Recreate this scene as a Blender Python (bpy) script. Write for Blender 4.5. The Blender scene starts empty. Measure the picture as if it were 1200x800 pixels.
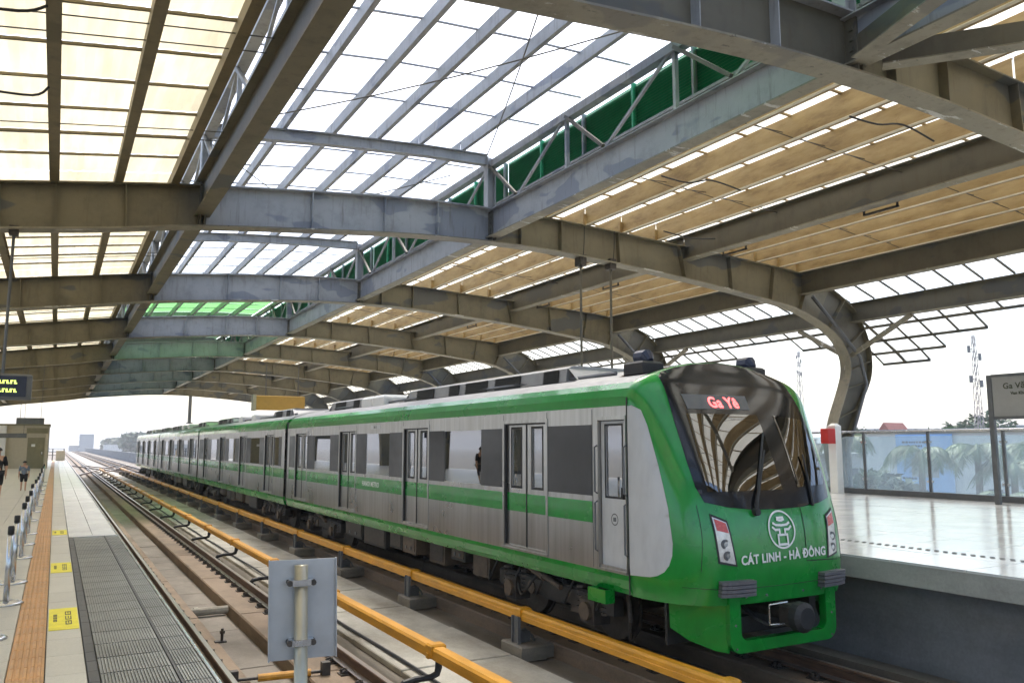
import bpy, bmesh, math, random
from mathutils import Vector, Matrix
random.seed(7)
R = math.radians
S = bpy.context.scene
COL = S.collection

# ------------------------------------------------------------------ camera
CAMZ = 2.62
cam = bpy.data.cameras.new('camera'); camo = bpy.data.objects.new('camera', cam); COL.objects.link(camo)
cam.sensor_width = 36; cam.lens = 36*950/1200.
cam.clip_start = .05; cam.clip_end = 6000
camo.location = (0, 0, CAMZ); camo.rotation_euler = (R(90+7.2586), 0, R(-29.19))
S.camera = camo
# ------------------------------------------------------------------ world, sun, exposure
W = bpy.data.worlds.new('World'); S.world = W; W.use_nodes = True
nt = W.node_tree; bg = nt.nodes['Background']
sky = nt.nodes.new('ShaderNodeTexSky'); sky.sky_type = 'NISHITA'; sky.sun_disc = False
SUN_EL, SUN_AZ = 58, 25          # azimuth measured from +Y towards +X
sky.sun_elevation = R(SUN_EL); sky.sun_rotation = R(SUN_AZ)
sky.air_density = 1.0; sky.dust_density = 3.5; sky.ozone_density = 1.0; sky.altitude = 0
nt.links.new(sky.outputs[0], bg.inputs[0]); bg.inputs[1].default_value = .15
sl = bpy.data.lights.new('sun', 'SUN'); sl.energy = 1.5; sl.angle = R(12); sl.color = (1, .95, .87)
slo = bpy.data.objects.new('sun', sl); COL.objects.link(slo)
_d = Vector((math.sin(R(SUN_AZ))*math.cos(R(SUN_EL)), math.cos(R(SUN_AZ))*math.cos(R(SUN_EL)), math.sin(R(SUN_EL))))
slo.rotation_euler = _d.to_track_quat('Z', 'Y').to_euler(); slo.location = (0, 0, 60)
S.view_settings.view_transform = 'Standard'; S.view_settings.look = 'None'
S.view_settings.exposure = 1.55; S.view_settings.gamma = 1
S.view_settings.use_curve_mapping = False
S.cycles.use_denoising = True
S.cycles.max_bounces = 10; S.cycles.diffuse_bounces = 5; S.cycles.glossy_bounces = 4
S.cycles.transmission_bounces = 6; S.cycles.transparent_max_bounces = 16
S.cycles.caustics_reflective = False; S.cycles.caustics_refractive = False
S.cycles.sample_clamp_indirect = 8
S.cycles.use_adaptive_sampling = True; S.cycles.adaptive_threshold = .02

# ------------------------------------------------------------------ materials
MATS = {}
def newmat(name):
    m = bpy.data.materials.new(name); m.use_nodes = True
    MATS[name] = m
    n = m.node_tree.nodes; l = m.node_tree.links
    b = n['Principled BSDF']
    return m, n, l, b
def setp(b, **k):
    for a, v in k.items():
        a = a.replace('_', ' ')
        b.inputs[a].default_value = v
def c4(c): return (c[0], c[1], c[2], 1)
def ramp(n, l, fac, stops):
    r = n.new('ShaderNodeValToRGB'); e = r.color_ramp.elements
    e[0].position, e[0].color = stops[0][0], c4(stops[0][1])
    e[1].position, e[1].color = stops[-1][0], c4(stops[-1][1])
    for p, c in stops[1:-1]:
        x = e.new(p); x.color = c4(c)
    l.new(fac, r.inputs[0]); return r
def coords(n, l, scale=(1, 1, 1), kind='Object'):
    # world position keeps copies of one mesh from repeating
    g = n.new('ShaderNodeNewGeometry'); mp = n.new('ShaderNodeMapping'); mp.inputs['Scale'].default_value = scale
    l.new(g.outputs['Position'], mp.inputs[0]); return mp.outputs[0]
def noise(n, l, vec, scale, detail=4, rough=.6):
    t = n.new('ShaderNodeTexNoise'); t.inputs['Scale'].default_value = scale
    t.inputs['Detail'].default_value = detail; t.inputs['Roughness'].default_value = rough
    l.new(vec, t.inputs['Vector']); return t
def mix(n, l, fac, a, b, mode='MIX'):
    m = n.new('ShaderNodeMix'); m.data_type = 'RGBA'; m.blend_type = mode
    for i, v in ((0, fac), (6, a), (7, b)):
        if hasattr(v, 'is_linked') or hasattr(v, 'links'): l.new(v, m.inputs[i])
        elif i == 0: m.inputs[0].default_value = v
        else: m.inputs[i].default_value = c4(v)
    return m.outputs[2]
def bump(n, l, b, h, strength=.3, dist=.01):
    bm = n.new('ShaderNodeBump'); bm.inputs['Strength'].default_value = strength; bm.inputs['Distance'].default_value = dist
    l.new(h, bm.inputs['Height']); l.new(bm.outputs[0], b.inputs['Normal'])

def simple(name, col, rough=.6, metal=0., var=.18, scale=6., vscale=(1, 1, 1), bstr=0., island=0.):
    m, n, l, b = newmat(name)
    v = coords(n, l, vscale)
    t = noise(n, l, v, scale, 5, .65)
    lo = tuple(c*(1-var) for c in col); hi = tuple(min(1, c*(1+var)) for c in col)
    r = ramp(n, l, t.outputs[0], [(.3, lo), (.7, hi)])
    out = r.outputs[0]
    if island:
        oi = n.new('ShaderNodeObjectInfo')
        rr = ramp(n, l, oi.outputs['Random'], [(0, (1-island,)*3), (1, (1+island*.0+0, )*3)])
        out = mix(n, l, 1., out, rr.outputs[0], 'MULTIPLY')
    l.new(out, b.inputs['Base Color'])
    rr2 = n.new('ShaderNodeMapRange'); rr2.inputs[3].default_value = max(0, rough-.1); rr2.inputs[4].default_value = min(1, rough+.1)
    l.new(t.outputs[0], rr2.inputs[0]); l.new(rr2.outputs[0], b.inputs['Roughness'])
    setp(b, Metallic=metal)
    if bstr: bump(n, l, b, t.outputs[0], bstr)
    return m

# painted steel of the arches: worn beige grey with blotches of bare grey primer and rust runs
def steel(name, base, primer, peel=0.):
    m, n, l, b = newmat(name)
    v = coords(n, l, (1, 1, 1)); v2 = coords(n, l, (.6, .6, 1.5)); v3 = coords(n, l, (6, 6, .7))
    a = noise(n, l, v, 1.6, 6, .7); p = noise(n, l, v2, .8, 3, .5); g = noise(n, l, v3, 1.5, 4, .6); f = noise(n, l, v, 28, 4, .7)
    c = ramp(n, l, a.outputs[0], [(.25, tuple(x*.66 for x in base)), (.5, base), (.75, tuple(x*1.12 for x in base))]).outputs[0]
    pf = ramp(n, l, p.outputs[0], [(.585, (0, 0, 0)), (.605, (1, 1, 1))]).outputs[0]
    c = mix(n, l, pf, c, primer)
    gf = ramp(n, l, g.outputs[0], [(.55, (0, 0, 0)), (.8, (.6, .6, .6))]).outputs[0]
    c = mix(n, l, gf, c, (.10, .075, .045))
    rf = ramp(n, l, f.outputs[0], [(.66, (0, 0, 0)), (.74, (.6, .6, .6))]).outputs[0]
    c = mix(n, l, rf, c, tuple(x*1.5 for x in base))
    if peel:
        w = noise(n, l, coords(n, l, (.5, 2.2, 1)), 1.4, 8, .72); wf = ramp(n, l, w.outputs[0], [(.60, (0, 0, 0)), (.62, (peel,)*3)]).outputs[0]
        c = mix(n, l, wf, c, (.62, .61, .57))
        e = noise(n, l, coords(n, l, (1.2, 3, 1)), 3.1, 7, .7); ef = ramp(n, l, e.outputs[0], [(.64, (0, 0, 0)), (.66, (.8, .8, .8))]).outputs[0]
        c = mix(n, l, ef, c, (.07, .06, .05))
    l.new(c, b.inputs['Base Color']); setp(b, Roughness=.55)
    bump(n, l, b, f.outputs[0], .12, .004)
    return m
M_STEEL = steel('arch_steel', (.185, .163, .105), (.105, .108, .10))
M_STEELD = steel('beam_steel', (.125, .114, .083), (.09, .09, .08))
M_FLANGE = steel('flange_steel', (.27, .245, .18), (.20, .185, .15), .8)
M_SKYLIT = steel('skylit_steel', (.38, .39, .40), (.25, .27, .31))  # same painted steel, with the skylight's blue-grey light put into the colour
M_PURLIN = None
def purlin_mat():
    m, n, l, b = newmat('tan_purlin')
    v = coords(n, l, (3, .8, 3)); v2 = coords(n, l, (1, 1, 1))
    a = noise(n, l, v, 1.2, 5, .65); s = noise(n, l, v2, 5, 4, .7)
    c = ramp(n, l, a.outputs[0], [(.3, (.18, .11, .036)), (.48, (.31, .215, .09)), (.75, (.43, .32, .155))]).outputs[0]
    sf = ramp(n, l, s.outputs[0], [(.62, (0, 0, 0)), (.75, (.7, .7, .7))]).outputs[0]
    c = mix(n, l, sf, c, (.26, .15, .05))
    l.new(c, b.inputs['Base Color']); setp(b, Roughness=.5)
    return m
M_PURLIN = purlin_mat()
M_LITLIP = simple('lit_purlin_lip', (.74, .68, .54), .5, 0, .15, 3)  # paler than the purlin: light on the bottom lip put into its colour
M_LPURLIN = steel('olive_purlin', (.20, .165, .09), (.14, .115, .06))

def sheet(name, col, trans, clear=0., streak=.15, dirt=(.4, .34, .2)):
    # fibreglass / polycarbonate roof sheet: lets light through diffusely
    m, n, l, b = newmat(name)
    out = n['Material Output']
    v = coords(n, l, (2.2, .35, 1)); v2 = coords(n, l, (1, 1, 1))
    a = noise(n, l, v, 1.3, 5, .6); a2 = noise(n, l, v2, 1.1, 4, .6)
    oi = n.new('ShaderNodeObjectInfo')
    rnd = ramp(n, l, oi.outputs['Random'], [(0, (.86,)*3), (1, (1, 1, 1))]).outputs[0]
    c = ramp(n, l, a.outputs[0], [(.32, tuple(x*(1-streak) for x in col)), (.6, col)]).outputs[0]
    df = ramp(n, l, a2.outputs[0], [(.55, (0, 0, 0)), (.85, (.5, .5, .5))]).outputs[0]
    c = mix(n, l, df, c, tuple(x*.75 for x in col))
    c = mix(n, l, 1., c, rnd, 'MULTIPLY')
    tr = n.new('ShaderNodeBsdfTranslucent'); di = n.new('ShaderNodeBsdfDiffuse'); l.new(c, tr.inputs[0]); l.new(c, di.inputs[0])
    ms = n.new('ShaderNodeMixShader'); ms.inputs[0].default_value = trans
    l.new(di.outputs[0], ms.inputs[1]); l.new(tr.outputs[0], ms.inputs[2])
    sh = ms.outputs[0]
    if clear:
        tp = n.new('ShaderNodeBsdfTransparent'); l.new(c, tp.inputs[0])
        m2 = n.new('ShaderNodeMixShader'); m2.inputs[0].default_value = clear
        l.new(sh, m2.inputs[1]); l.new(tp.outputs[0], m2.inputs[2]); sh = m2.outputs[0]
    l.new(sh, out.inputs[0]); n.remove(b)
    return m
M_CREAM = sheet('cream_roof_sheet', (.82, .73, .50), .66, .0, .25)
M_CLEARR = sheet('pale_roof_sheet', (.95, .90, .74), .75, .18)
M_EAVE = sheet('eave_pane_sheet', (.95, .95, .92), .7, .5)
M_SKYL = sheet('skylight_sheet', (.96, .97, .97), .7, .7, .06)
M_GREENS = sheet('green_skylight_sheet', (.24, .62, .20), .7, .25, .1)

def glass(name, tint, refl=1.45, gloss=.02, minref=0., dust=0.):
    m, n, l, b = newmat(name); out = n['Material Output']; n.remove(b)
    tp = n.new('ShaderNodeBsdfTransparent'); tp.inputs[0].default_value = c4(tint)
    gl = n.new('ShaderNodeBsdfGlossy'); gl.inputs['Roughness'].default_value = gloss
    fr = n.new('ShaderNodeFresnel'); fr.inputs[0].default_value = refl
    ms = n.new('ShaderNodeMixShader')
    if minref:
        mr = n.new('ShaderNodeMapRange'); mr.inputs[3].default_value = minref; l.new(fr.outputs[0], mr.inputs[0]); l.new(mr.outputs[0], ms.inputs[0])
    else: l.new(fr.outputs[0], ms.inputs[0])
    l.new(tp.outputs[0], ms.inputs[1]); l.new(gl.outputs[0], ms.inputs[2]); l.new(ms.outputs[0], out.inputs[0])
    if dust:
        di = n.new('ShaderNodeBsdfTranslucent'); di.inputs[0].default_value = (.85, .9, .92, 1); m2 = n.new('ShaderNodeMixShader')
        dn = noise(n, l, coords(n, l, (1, 1, .4)), 2.2, 5, .6); mr2 = n.new('ShaderNodeMapRange'); mr2.inputs[3].default_value = dust*.4; mr2.inputs[4].default_value = dust*1.5
        l.new(dn.outputs[0], mr2.inputs[0]); l.new(mr2.outputs[0], m2.inputs[0]); l.new(ms.outputs[0], m2.inputs[1]); l.new(di.outputs[0], m2.inputs[2]); l.new(m2.outputs[0], out.inputs[0])
    return m
M_RGLASS = glass('railing_glass', (.88, .95, .95), 1.45, .02, 0., .22)
M_TGLASS = glass('train_glass', (.55, .58, .60), 1.6, .015, .34)
M_WS = glass('windscreen_glass', (.16, .17, .17), 1.9, .01, .14)

def stainless():
    m, n, l, b = newmat('stainless_body')
    v = coords(n, l, (9, 9, .22)); v2 = coords(n, l, (1, 1, 1)); v3 = coords(n, l, (.2, .2, 60)); v4 = coords(n, l, (22, 22, 1.4))
    s = noise(n, l, v, 1.2, 5, .7); a = noise(n, l, v2, .9, 3, .5); br = noise(n, l, v3, 3, 2, .5); dr = noise(n, l, v4, 1.5, 5, .65)
    c = ramp(n, l, s.outputs[0], [(.3, (.36, .345, .32)), (.55, (.47, .46, .445)), (.8, (.55, .54, .525))]).outputs[0]
    df = ramp(n, l, dr.outputs[0], [(.56, (0, 0, 0)), (.85, (.5, .5, .5))]).outputs[0]
    c = mix(n, l, df, c, (.22, .19, .155))
    l.new(c, b.inputs['Base Color']); setp(b, Metallic=.92)
    rr = n.new('ShaderNodeMapRange'); rr.inputs[3].default_value = .20; rr.inputs[4].default_value = .40
    l.new(a.outputs[0], rr.inputs[0]); l.new(rr.outputs[0], b.inputs['Roughness'])
    bump(n, l, b, br.outputs[0], .04, .002)
    return m
M_STAIN = stainless()
def paint(name, col, rough=.22, dirt=.25, coat=.5):
    m, n, l, b = newmat(name)
    v = coords(n, l, (3, 3, 1.2)); a = noise(n, l, v, 2.2, 6, .7)
    c = ramp(n, l, a.outputs[0], [(.25, tuple(x*(1-dirt) for x in col)), (.6, col)]).outputs[0]
    g1 = noise(n, l, coords(n, l, (1.2, .5, 1)), 1.1, 5, .6); g2 = noise(n, l, coords(n, l), 55, 3, .7)
    gf = ramp(n, l, g1.outputs[0], [(.56, (0, 0, 0)), (.86, (.22, .22, .22))]).outputs[0]; c = mix(n, l, gf, c, tuple(x*.7 for x in col))
    sf = ramp(n, l, g2.outputs[0], [(.70, (0, 0, 0)), (.78, (.25, .25, .25))]).outputs[0]; c = mix(n, l, sf, c, tuple(x*.5+.03 for x in col))
    l.new(c, b.inputs['Base Color']); setp(b, Coat_Weight=coat, Coat_Roughness=.06)
    rm = n.new('ShaderNodeMapRange'); rm.inputs[1].default_value = .3; rm.inputs[2].default_value = .75; rm.inputs[3].default_value = rough*.8; rm.inputs[4].default_value = min(1, rough*1.5+.05)
    l.new(g1.outputs[0], rm.inputs[0]); l.new(rm.outputs[0], b.inputs['Roughness'])
    
    return m
M_GREEN = paint('green_paint', (.004, .25, .028))
M_SILVERP = paint('silver_paint', (.52, .53, .54), .35, .15, .2)
M_BLACKG = paint('black_gloss', (.012, .012, .013), .08, .2, .6)
M_MASK = paint('matt_black_mask', (.008, .008, .009), .13, .2, .3)
M_DARKPAN = paint('dark_window_panel', (.034, .034, .038), .38, .25, .08)
M_WHITE = simple('white_paint', (.78, .78, .76), .4, 0, .04)
M_RUBBER = simple('black_rubber', (.022, .022, .023), .6, 0, .3)
M_GREYP = simple('grey_bumper', (.12, .115, .125), .5, 0, .12)
M_DARK = simple('underframe_dark', (.03, .028, .026), .7, 0, .45, 9)
M_BROWN = simple('underframe_brown', (.115, .085, .06), .7, .1, .4, 7)
M_IRON = simple('cast_iron', (.07, .06, .052), .55, .4, .4, 12)
M_ROOFG = simple('train_roof_grey', (.33, .33, .34), .45, .2, .15, 4)
M_RED = simple('red_plastic', (.5, .02, .015), .35, 0, .08)
M_TAILR = simple('tail_lamp_red', (.55, .09, .08), .25, 0, .15, 30)
M_LENS = simple('lamp_lens', (.62, .60, .57), .2, .3, .2, 18)
M_TAN = simple('tan_panel', (.50, .29, .075), .5, 0, .12)
M_NAVY = simple('navy_plastic', (.02, .028, .06), .4, 0, .2)
def emis(name, col, s):
    m, n, l, b = newmat(name); setp(b, Base_Color=c4(col), Emission_Color=c4(col), Emission_Strength=s, Roughness=.4); return m
M_LEDR = emis('red_led', (1, .10, .10), 1.6)
M_LEDG = emis('yellow_green_led', (.65, .85, .15), .9)

def concrete(name, base, dark, spots=0., joint=None, wet=0., scale=1.):
    m, n, l, b = newmat(name)
    v = coords(n, l); vs = coords(n, l, (.5, .25, 1.6))
    a = noise(n, l, v, .9*scale, 7, .68); f = noise(n, l, v, 24, 4, .7); s = noise(n, l, vs, 1.6*scale, 5, .6)
    c = ramp(n, l, a.outputs[0], [(.28, tuple(x*.72 for x in base)), (.5, base), (.75, tuple(x*1.12 for x in base))]).outputs[0]
    sf = ramp(n, l, s.outputs[0], [(.44, (0, 0, 0)), (.72, (.9, .9, .9))]).outputs[0]
    c = mix(n, l, sf, c, dark)
    ff = ramp(n, l, f.outputs[0], [(.3, (.86,)*3), (.7, (1.06,)*3)]).outputs[0]
    c = mix(n, l, 1., c, ff, 'MULTIPLY')
    if spots:
        vo = n.new('ShaderNodeTexVoronoi'); vo.inputs['Scale'].default_value = 3.2; vo.inputs['Randomness'].default_value = 1; l.new(v, vo.inputs[0])
        vf = ramp(n, l, vo.outputs['Distance'], [(.05, (1, 1, 1)), (.085, (0, 0, 0))]).outputs[0]
        nn = noise(n, l, v, 1.7, 2, .5); nf = ramp(n, l, nn.outputs[0], [(.5, (0, 0, 0)), (.56, (1, 1, 1))]).outputs[0]
        vf = mix(n, l, 1., vf, nf, 'MULTIPLY')
        c = mix(n, l, vf, c, (.02, .02, .02))
    l.new(c, b.inputs['Base Color'])
    rr = n.new('ShaderNodeMapRange'); rr.inputs[3].default_value = .85-wet; rr.inputs[4].default_value = .65-wet
    l.new(a.outputs[0], rr.inputs[0]); l.new(rr.outputs[0], b.inputs['Roughness'])
    bump(n, l, b, f.outputs[0], .25, .006)
    return m
M_SLAB = concrete('pale_concrete_slab', (.50, .47, .40), (.18, .145, .10))
M_PLINTH = concrete('brown_plinth', (.25, .18, .12), (.10, .07, .042))
M_BED = concrete('track_bed_concrete', (.22, .19, .155), (.085, .068, .048))
M_WALL = concrete('dark_platform_wall', (.20, .205, .215), (.14, .14, .145), spots=1)
M_FASCIA = concrete('platform_fascia', (.42, .42, .38), (.26, .25, .21))
M_BLOCK = concrete('concrete_block', (.26, .235, .19), (.12, .10, .075))
M_PARAPET = concrete('parapet_concrete', (.30, .31, .32), (.2, .2, .2))
def railsteel():
    m, n, l, b = newmat('rail_steel')
    g = n.new('ShaderNodeNewGeometry'); sx = n.new('ShaderNodeSeparateXYZ'); l.new(g.outputs['Normal'], sx.inputs[0])
    a = noise(n, l, coords(n, l, (4, .8, 4)), 4, 4, .6)
    rust = ramp(n, l, a.outputs[0], [(.3, (.055, .03, .02)), (.7, (.15, .085, .05))]).outputs[0]
    f = ramp(n, l, sx.outputs[2], [(.85, (0, 0, 0)), (.95, (1, 1, 1))]).outputs[0]
    c = mix(n, l, f, rust, (.42, .37, .33)); l.new(c, b.inputs['Base Color'])
    mr = n.new('ShaderNodeMapRange'); mr.inputs[3].default_value = .7; mr.inputs[4].default_value = .28; l.new(f, mr.inputs[0]); l.new(mr.outputs[0], b.inputs['Roughness'])
    m2 = n.new('ShaderNodeMapRange'); m2.inputs[4].default_value = .85; l.new(f, m2.inputs[0]); l.new(m2.outputs[0], b.inputs['Metallic'])
    return m
M_RAIL = railsteel()
M_YELLOW = simple('yellow_cover', (.62, .285, .018), .4, 0, .2, 3, (3, .6, 3))
M_YMARK = simple('yellow_floor_mark', (.78, .68, .03), .5, 0, .12, 9)
M_INK = simple('dark_print', (.05, .055, .03), .6, 0, .1)
M_TACT = simple('orange_tactile', (.56, .31, .13), .5, 0, .16, 5, (1, 1, 1), 0, .15)
M_MAT = simple('ribbed_grey_mat', (.22, .225, .21), .45, .1, .25, 4, (1, 1, 1), 0, .2)
M_MATB = simple('mat_border', (.06, .06, .06), .5, 0, .3, 6, (1, 1, 1), 0, .25)
def tile(name, col, rough, island=.1):
    m, n, l, b = newmat(name)
    v = coords(n, l); a = noise(n, l, v, 1.1, 6, .65); f = noise(n, l, v, 90, 2, .6)
    c = ramp(n, l, a.outputs[0], [(.3, tuple(x*.82 for x in col)), (.65, col)]).outputs[0]
    ff = ramp(n, l, f.outputs[0], [(.35, (.88,)*3), (.65, (1.03,)*3)]).outputs[0]
    c = mix(n, l, 1., c, ff, 'MULTIPLY')
    oi = n.new('ShaderNodeObjectInfo'); rr = ramp(n, l, oi.outputs['Random'], [(0, (1-island,)*3), (1, (1, 1, 1))]).outputs[0]
    c = mix(n, l, 1., c, rr, 'MULTIPLY'); l.new(c, b.inputs['Base Color'])
    mr = n.new('ShaderNodeMapRange'); mr.inputs[3].default_value = max(.03, rough-.08); mr.inputs[4].default_value = rough+.1
    l.new(a.outputs[0], mr.inputs[0]); l.new(mr.outputs[0], b.inputs['Roughness'])
    return m
M_TILE = tile('cream_granite', (.60, .575, .50), .32)
M_TILEF = tile('pale_edge_tile', (.66, .66, .65), .22)
M_TILEW = tile('white_floor_tile', (.80, .80, .78), .13, .09)
M_GROUT = simple('grout', (.20, .19, .17), .8, 0, .2)
M_CHROME = simple('brushed_steel', (.56, .57, .58), .25, .9, .1)
M_DSTEEL = simple('dark_steel_trim', (.13, .135, .14), .45, .3, .15)
M_SIGNB = simple('sign_back_aluminium', (.46, .47, .48), .42, .55, .08, 5)
M_GALVP = simple('galvanised_post', (.36, .34, .27), .35, .7, .2, 5, (1, 1, .4))
M_LOUV = simple('green_louver', (.04, .40, .19), .45, 0, .15)
M_SIGNG = simple('sign_grey', (.30, .30, .285), .45, 0, .05)
M_BEIGE = simple('beige_cladding', (.47, .42, .32), .5, 0, .08)
M_OLIVE = simple('olive_door', (.23, .21, .13), .5, 0, .1)
M_SKIN = simple('skin', (.50, .30, .20), .55, 0, .06)
M_HAIR = simple('black_hair', (.012, .01, .009), .5, 0, .2)
M_BLACKC = simple('black_cloth', (.015, .015, .018), .85, 0, .2)
M_BLUEC = simple('blue_grey_cloth', (.16, .20, .25), .85, 0, .15)
M_WHITEC = simple('white_cloth', (.7, .7, .68), .85, 0, .08)
M_LEAF = simple('leaf_green', (.055, .115, .03), .6, 0, .45, 1.3)
M_LEAFD = simple('leaf_dark', (.045, .085, .035), .65, 0, .45, .6)
M_PALM = simple('palm_green', (.075, .13, .05), .5, 0, .4, 1.2)
M_BARK = simple('bark', (.14, .11, .08), .85, 0, .3, 5)
M_ASPH = simple('asphalt', (.06, .06, .06), .85, 0, .2, 2)
M_GROUND = simple('town_ground', (.16, .15, .12), .9, 0, .3, .12)
M_RENDER1 = simple('white_render', (.72, .71, .68), .8, 0, .06, 1)
M_RENDER2 = simple('cream_render', (.60, .53, .42), .8, 0, .08, 1)
M_RENDER3 = simple('grey_render', (.42, .42, .42), .8, 0, .1, 1)
M_ROOFT = simple('red_roof_tile', (.30, .10, .07), .7, 0, .2, 3)
M_BILL = simple('blue_billboard', (.30, .50, .80), .5, 0, .06, .3)
M_WIN = simple('dark_window_glass', (.05, .06, .07), .12, 0, .2)
M_MAST = simple('mast_steel', (.34, .31, .31), .6, .2, .2)
M_ORBOX = simple('orange_sign', (.52, .30, .06), .5, 0, .08)

# ------------------------------------------------------------------ mesh helpers
class MB:
    def __init__(s): s.v = []; s.f = []
    def add(s, vs, fs):
        k = len(s.v); s.v += [tuple(p) for p in vs]; s.f += [tuple(i+k for i in f) for f in fs]; return s
    def box(s, x0, x1, y0, y1, z0, z1):
        return s.add([(x0,y0,z0),(x1,y0,z0),(x1,y1,z0),(x0,y1,z0),(x0,y0,z1),(x1,y0,z1),(x1,y1,z1),(x0,y1,z1)],
                     [(0,3,2,1),(4,5,6,7),(0,1,5,4),(1,2,6,5),(2,3,7,6),(3,0,4,7)])
    def cbox(s, x0, x1, y0, y1, z0, z1, c=.01):
        # box with chamfered top edges
        a = [(x0,y0,z0),(x1,y0,z0),(x1,y1,z0),(x0,y1,z0),(x0,y0,z1-c),(x1,y0,z1-c),(x1,y1,z1-c),(x0,y1,z1-c),
             (x0+c,y0+c,z1),(x1-c,y0+c,z1),(x1-c,y1-c,z1),(x0+c,y1-c,z1)]
        return s.add(a, [(0,3,2,1),(8,9,10,11),(0,1,5,4),(1,2,6,5),(2,3,7,6),(3,0,4,7),(4,5,9,8),(5,6,10,9),(6,7,11,10),(7,4,8,11)])
    def bar(s, p, q, w, h, up=(0,0,1)):
        p = Vector(p); q = Vector(q); d = (q-p).normalized(); u = Vector(up)
        r = d.cross(u)
        if r.length < 1e-4: r = d.cross(Vector((1,0,0)))
        r.normalize(); u = r.cross(d).normalized()
        r *= w/2; u *= h/2
        vs = [p-r-u, p+r-u, p+r+u, p-r+u, q-r-u, q+r-u, q+r+u, q-r+u]
        return s.add(vs, [(0,3,2,1),(4,5,6,7),(0,1,5,4),(1,2,6,5),(2,3,7,6),(3,0,4,7)])
    def tube(s, pts, rad, n=8, cap=True):
        pts = [Vector(p) for p in pts]; rings = []
        rs = rad if isinstance(rad, (list, tuple)) else [rad]*len(pts)
        ref = None
        for i, p in enumerate(pts):
            d = (pts[min(i+1, len(pts)-1)]-pts[max(i-1, 0)]).normalized()
            if ref is None:
                ref = d.cross(Vector((0,0,1)))
                if ref.length < 1e-3: ref = d.cross(Vector((1,0,0)))
            ref = (ref - d*ref.dot(d)).normalized(); b = d.cross(ref)
            rings.append([p + (ref*math.cos(2*math.pi*k/n)+b*math.sin(2*math.pi*k/n))*rs[i] for k in range(n)])
        vs = [q for r in rings for q in r]; fs = []
        for i in range(len(pts)-1):
            for k in range(n):
                fs.append((i*n+k, i*n+(k+1)%n, (i+1)*n+(k+1)%n, (i+1)*n+k))
        if cap: fs += [tuple(range(n))[::-1], tuple((len(pts)-1)*n+k for k in range(n))]
        return s.add(vs, fs)
    def cyl(s, p, q, r, n=12): return s.tube([p, q], r, n)
    def prism(s, poly, fn, a, b):
        # poly in 2D, fn(u, v, t) -> 3D, extruded from t = a to t = b
        n = len(poly)
        vs = [fn(u, v, a) for u, v in poly] + [fn(u, v, b) for u, v in poly]
        fs = [tuple(range(n))[::-1], tuple(range(n, 2*n))] + [(i, (i+1) % n, n+(i+1) % n, n+i) for i in range(n)]
        return s.add(vs, fs)
    def lathe(s, prof, c, n=16):
        vs = []; fs = []; m = len(prof)
        for r, z in prof:
            vs += [(c[0]+r*math.cos(2*math.pi*k/n), c[1]+r*math.sin(2*math.pi*k/n), c[2]+z) for k in range(n)]
        for i in range(m-1):
            for k in range(n): fs.append((i*n+k, i*n+(k+1) % n, (i+1)*n+(k+1) % n, (i+1)*n+k))
        fs += [tuple(range(n))[::-1], tuple((m-1)*n+k for k in range(n))]
        return s.add(vs, fs)
    def mesh(s, name, mat, off=(0,0,0), smooth=False):
        me = bpy.data.meshes.new(name)
        me.from_pydata([(x-off[0], y-off[1], z-off[2]) for x, y, z in s.v], [], s.f)
        me.update()
        bm = bmesh.new(); bm.from_mesh(me); bmesh.ops.recalc_face_normals(bm, faces=bm.faces); bm.to_mesh(me); bm.free()
        if mat: me.materials.append(mat)
        if smooth:
            for p in me.polygons: p.use_smooth = True
        return me
def wloc(o):
    v = Vector((0,0,0))
    while o: v += o.location; o = o.parent
    return v
def put(name, me, parent=None, loc=(0,0,0), rot=None, scale=None):
    """link a mesh object whose world position is loc (parents are never rotated)"""
    o = bpy.data.objects.new(name, me); COL.objects.link(o); o.parent = parent
    o.location = Vector(loc) - (wloc(parent) if parent else Vector((0,0,0)))
    if rot: o.rotation_euler = rot
    if scale: o.scale = scale
    return o
def obj(name, mb, mat, parent=None, smooth=False, base=None):
    """mesh object from world-space geometry"""
    off = wloc(parent) if parent else Vector(base or (0,0,0))
    me = mb.mesh(name, mat, off, smooth)
    o = bpy.data.objects.new(name, me); COL.objects.link(o)
    if parent: o.parent = parent
    else: o.location = off
    return o
def smooth_angle(o, ang=35):
    me = o.data
    for p in me.polygons: p.use_smooth = True
    me.set_sharp_from_angle(angle=R(ang))
def thing(name, label, cat, loc=(0,0,0), group=None):
    o = bpy.data.objects.new(name, None); COL.objects.link(o); o.location = loc; o.empty_display_size = .2
    o['label'] = label; o['category'] = cat
    if group: o['group'] = group
    return o
def tag(o, label=None, cat=None, group=None, kind=None):
    if label: o['label'] = label
    if cat: o['category'] = cat
    if group: o['group'] = group
    if kind: o['kind'] = kind
    return o
def copy_tree(o, parent=None):
    c = o.copy(); COL.objects.link(c); c.parent = parent
    for ch in list(o.children): copy_tree(ch, c)
    return c
def lerp_table(T, x):
    if x <= T[0][0]: return T[0][1]
    for (a, b), (c, d) in zip(T, T[1:]):
        if x <= c: return b + (d-b)*(x-a)/(c-a)
    return T[-1][1]
def spline(pts, per=6):
    """Catmull-Rom through 2D points"""
    out = []
    P = [pts[0]] + list(pts) + [pts[-1]]
    for i in range(1, len(P)-2):
        for k in range(per):
            t = k/per; q = []
            for d in range(len(pts[0])):
                p0, p1, p2, p3 = (P[j][d] for j in (i-1, i, i+1, i+2))
                q.append(.5*((2*p1)+(-p0+p2)*t+(2*p0-5*p1+4*p2-p3)*t*t+(-p0+3*p1-3*p2+p3)*t**3))
            out.append(tuple(q))
    out.append(tuple(pts[-1])); return out
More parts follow.
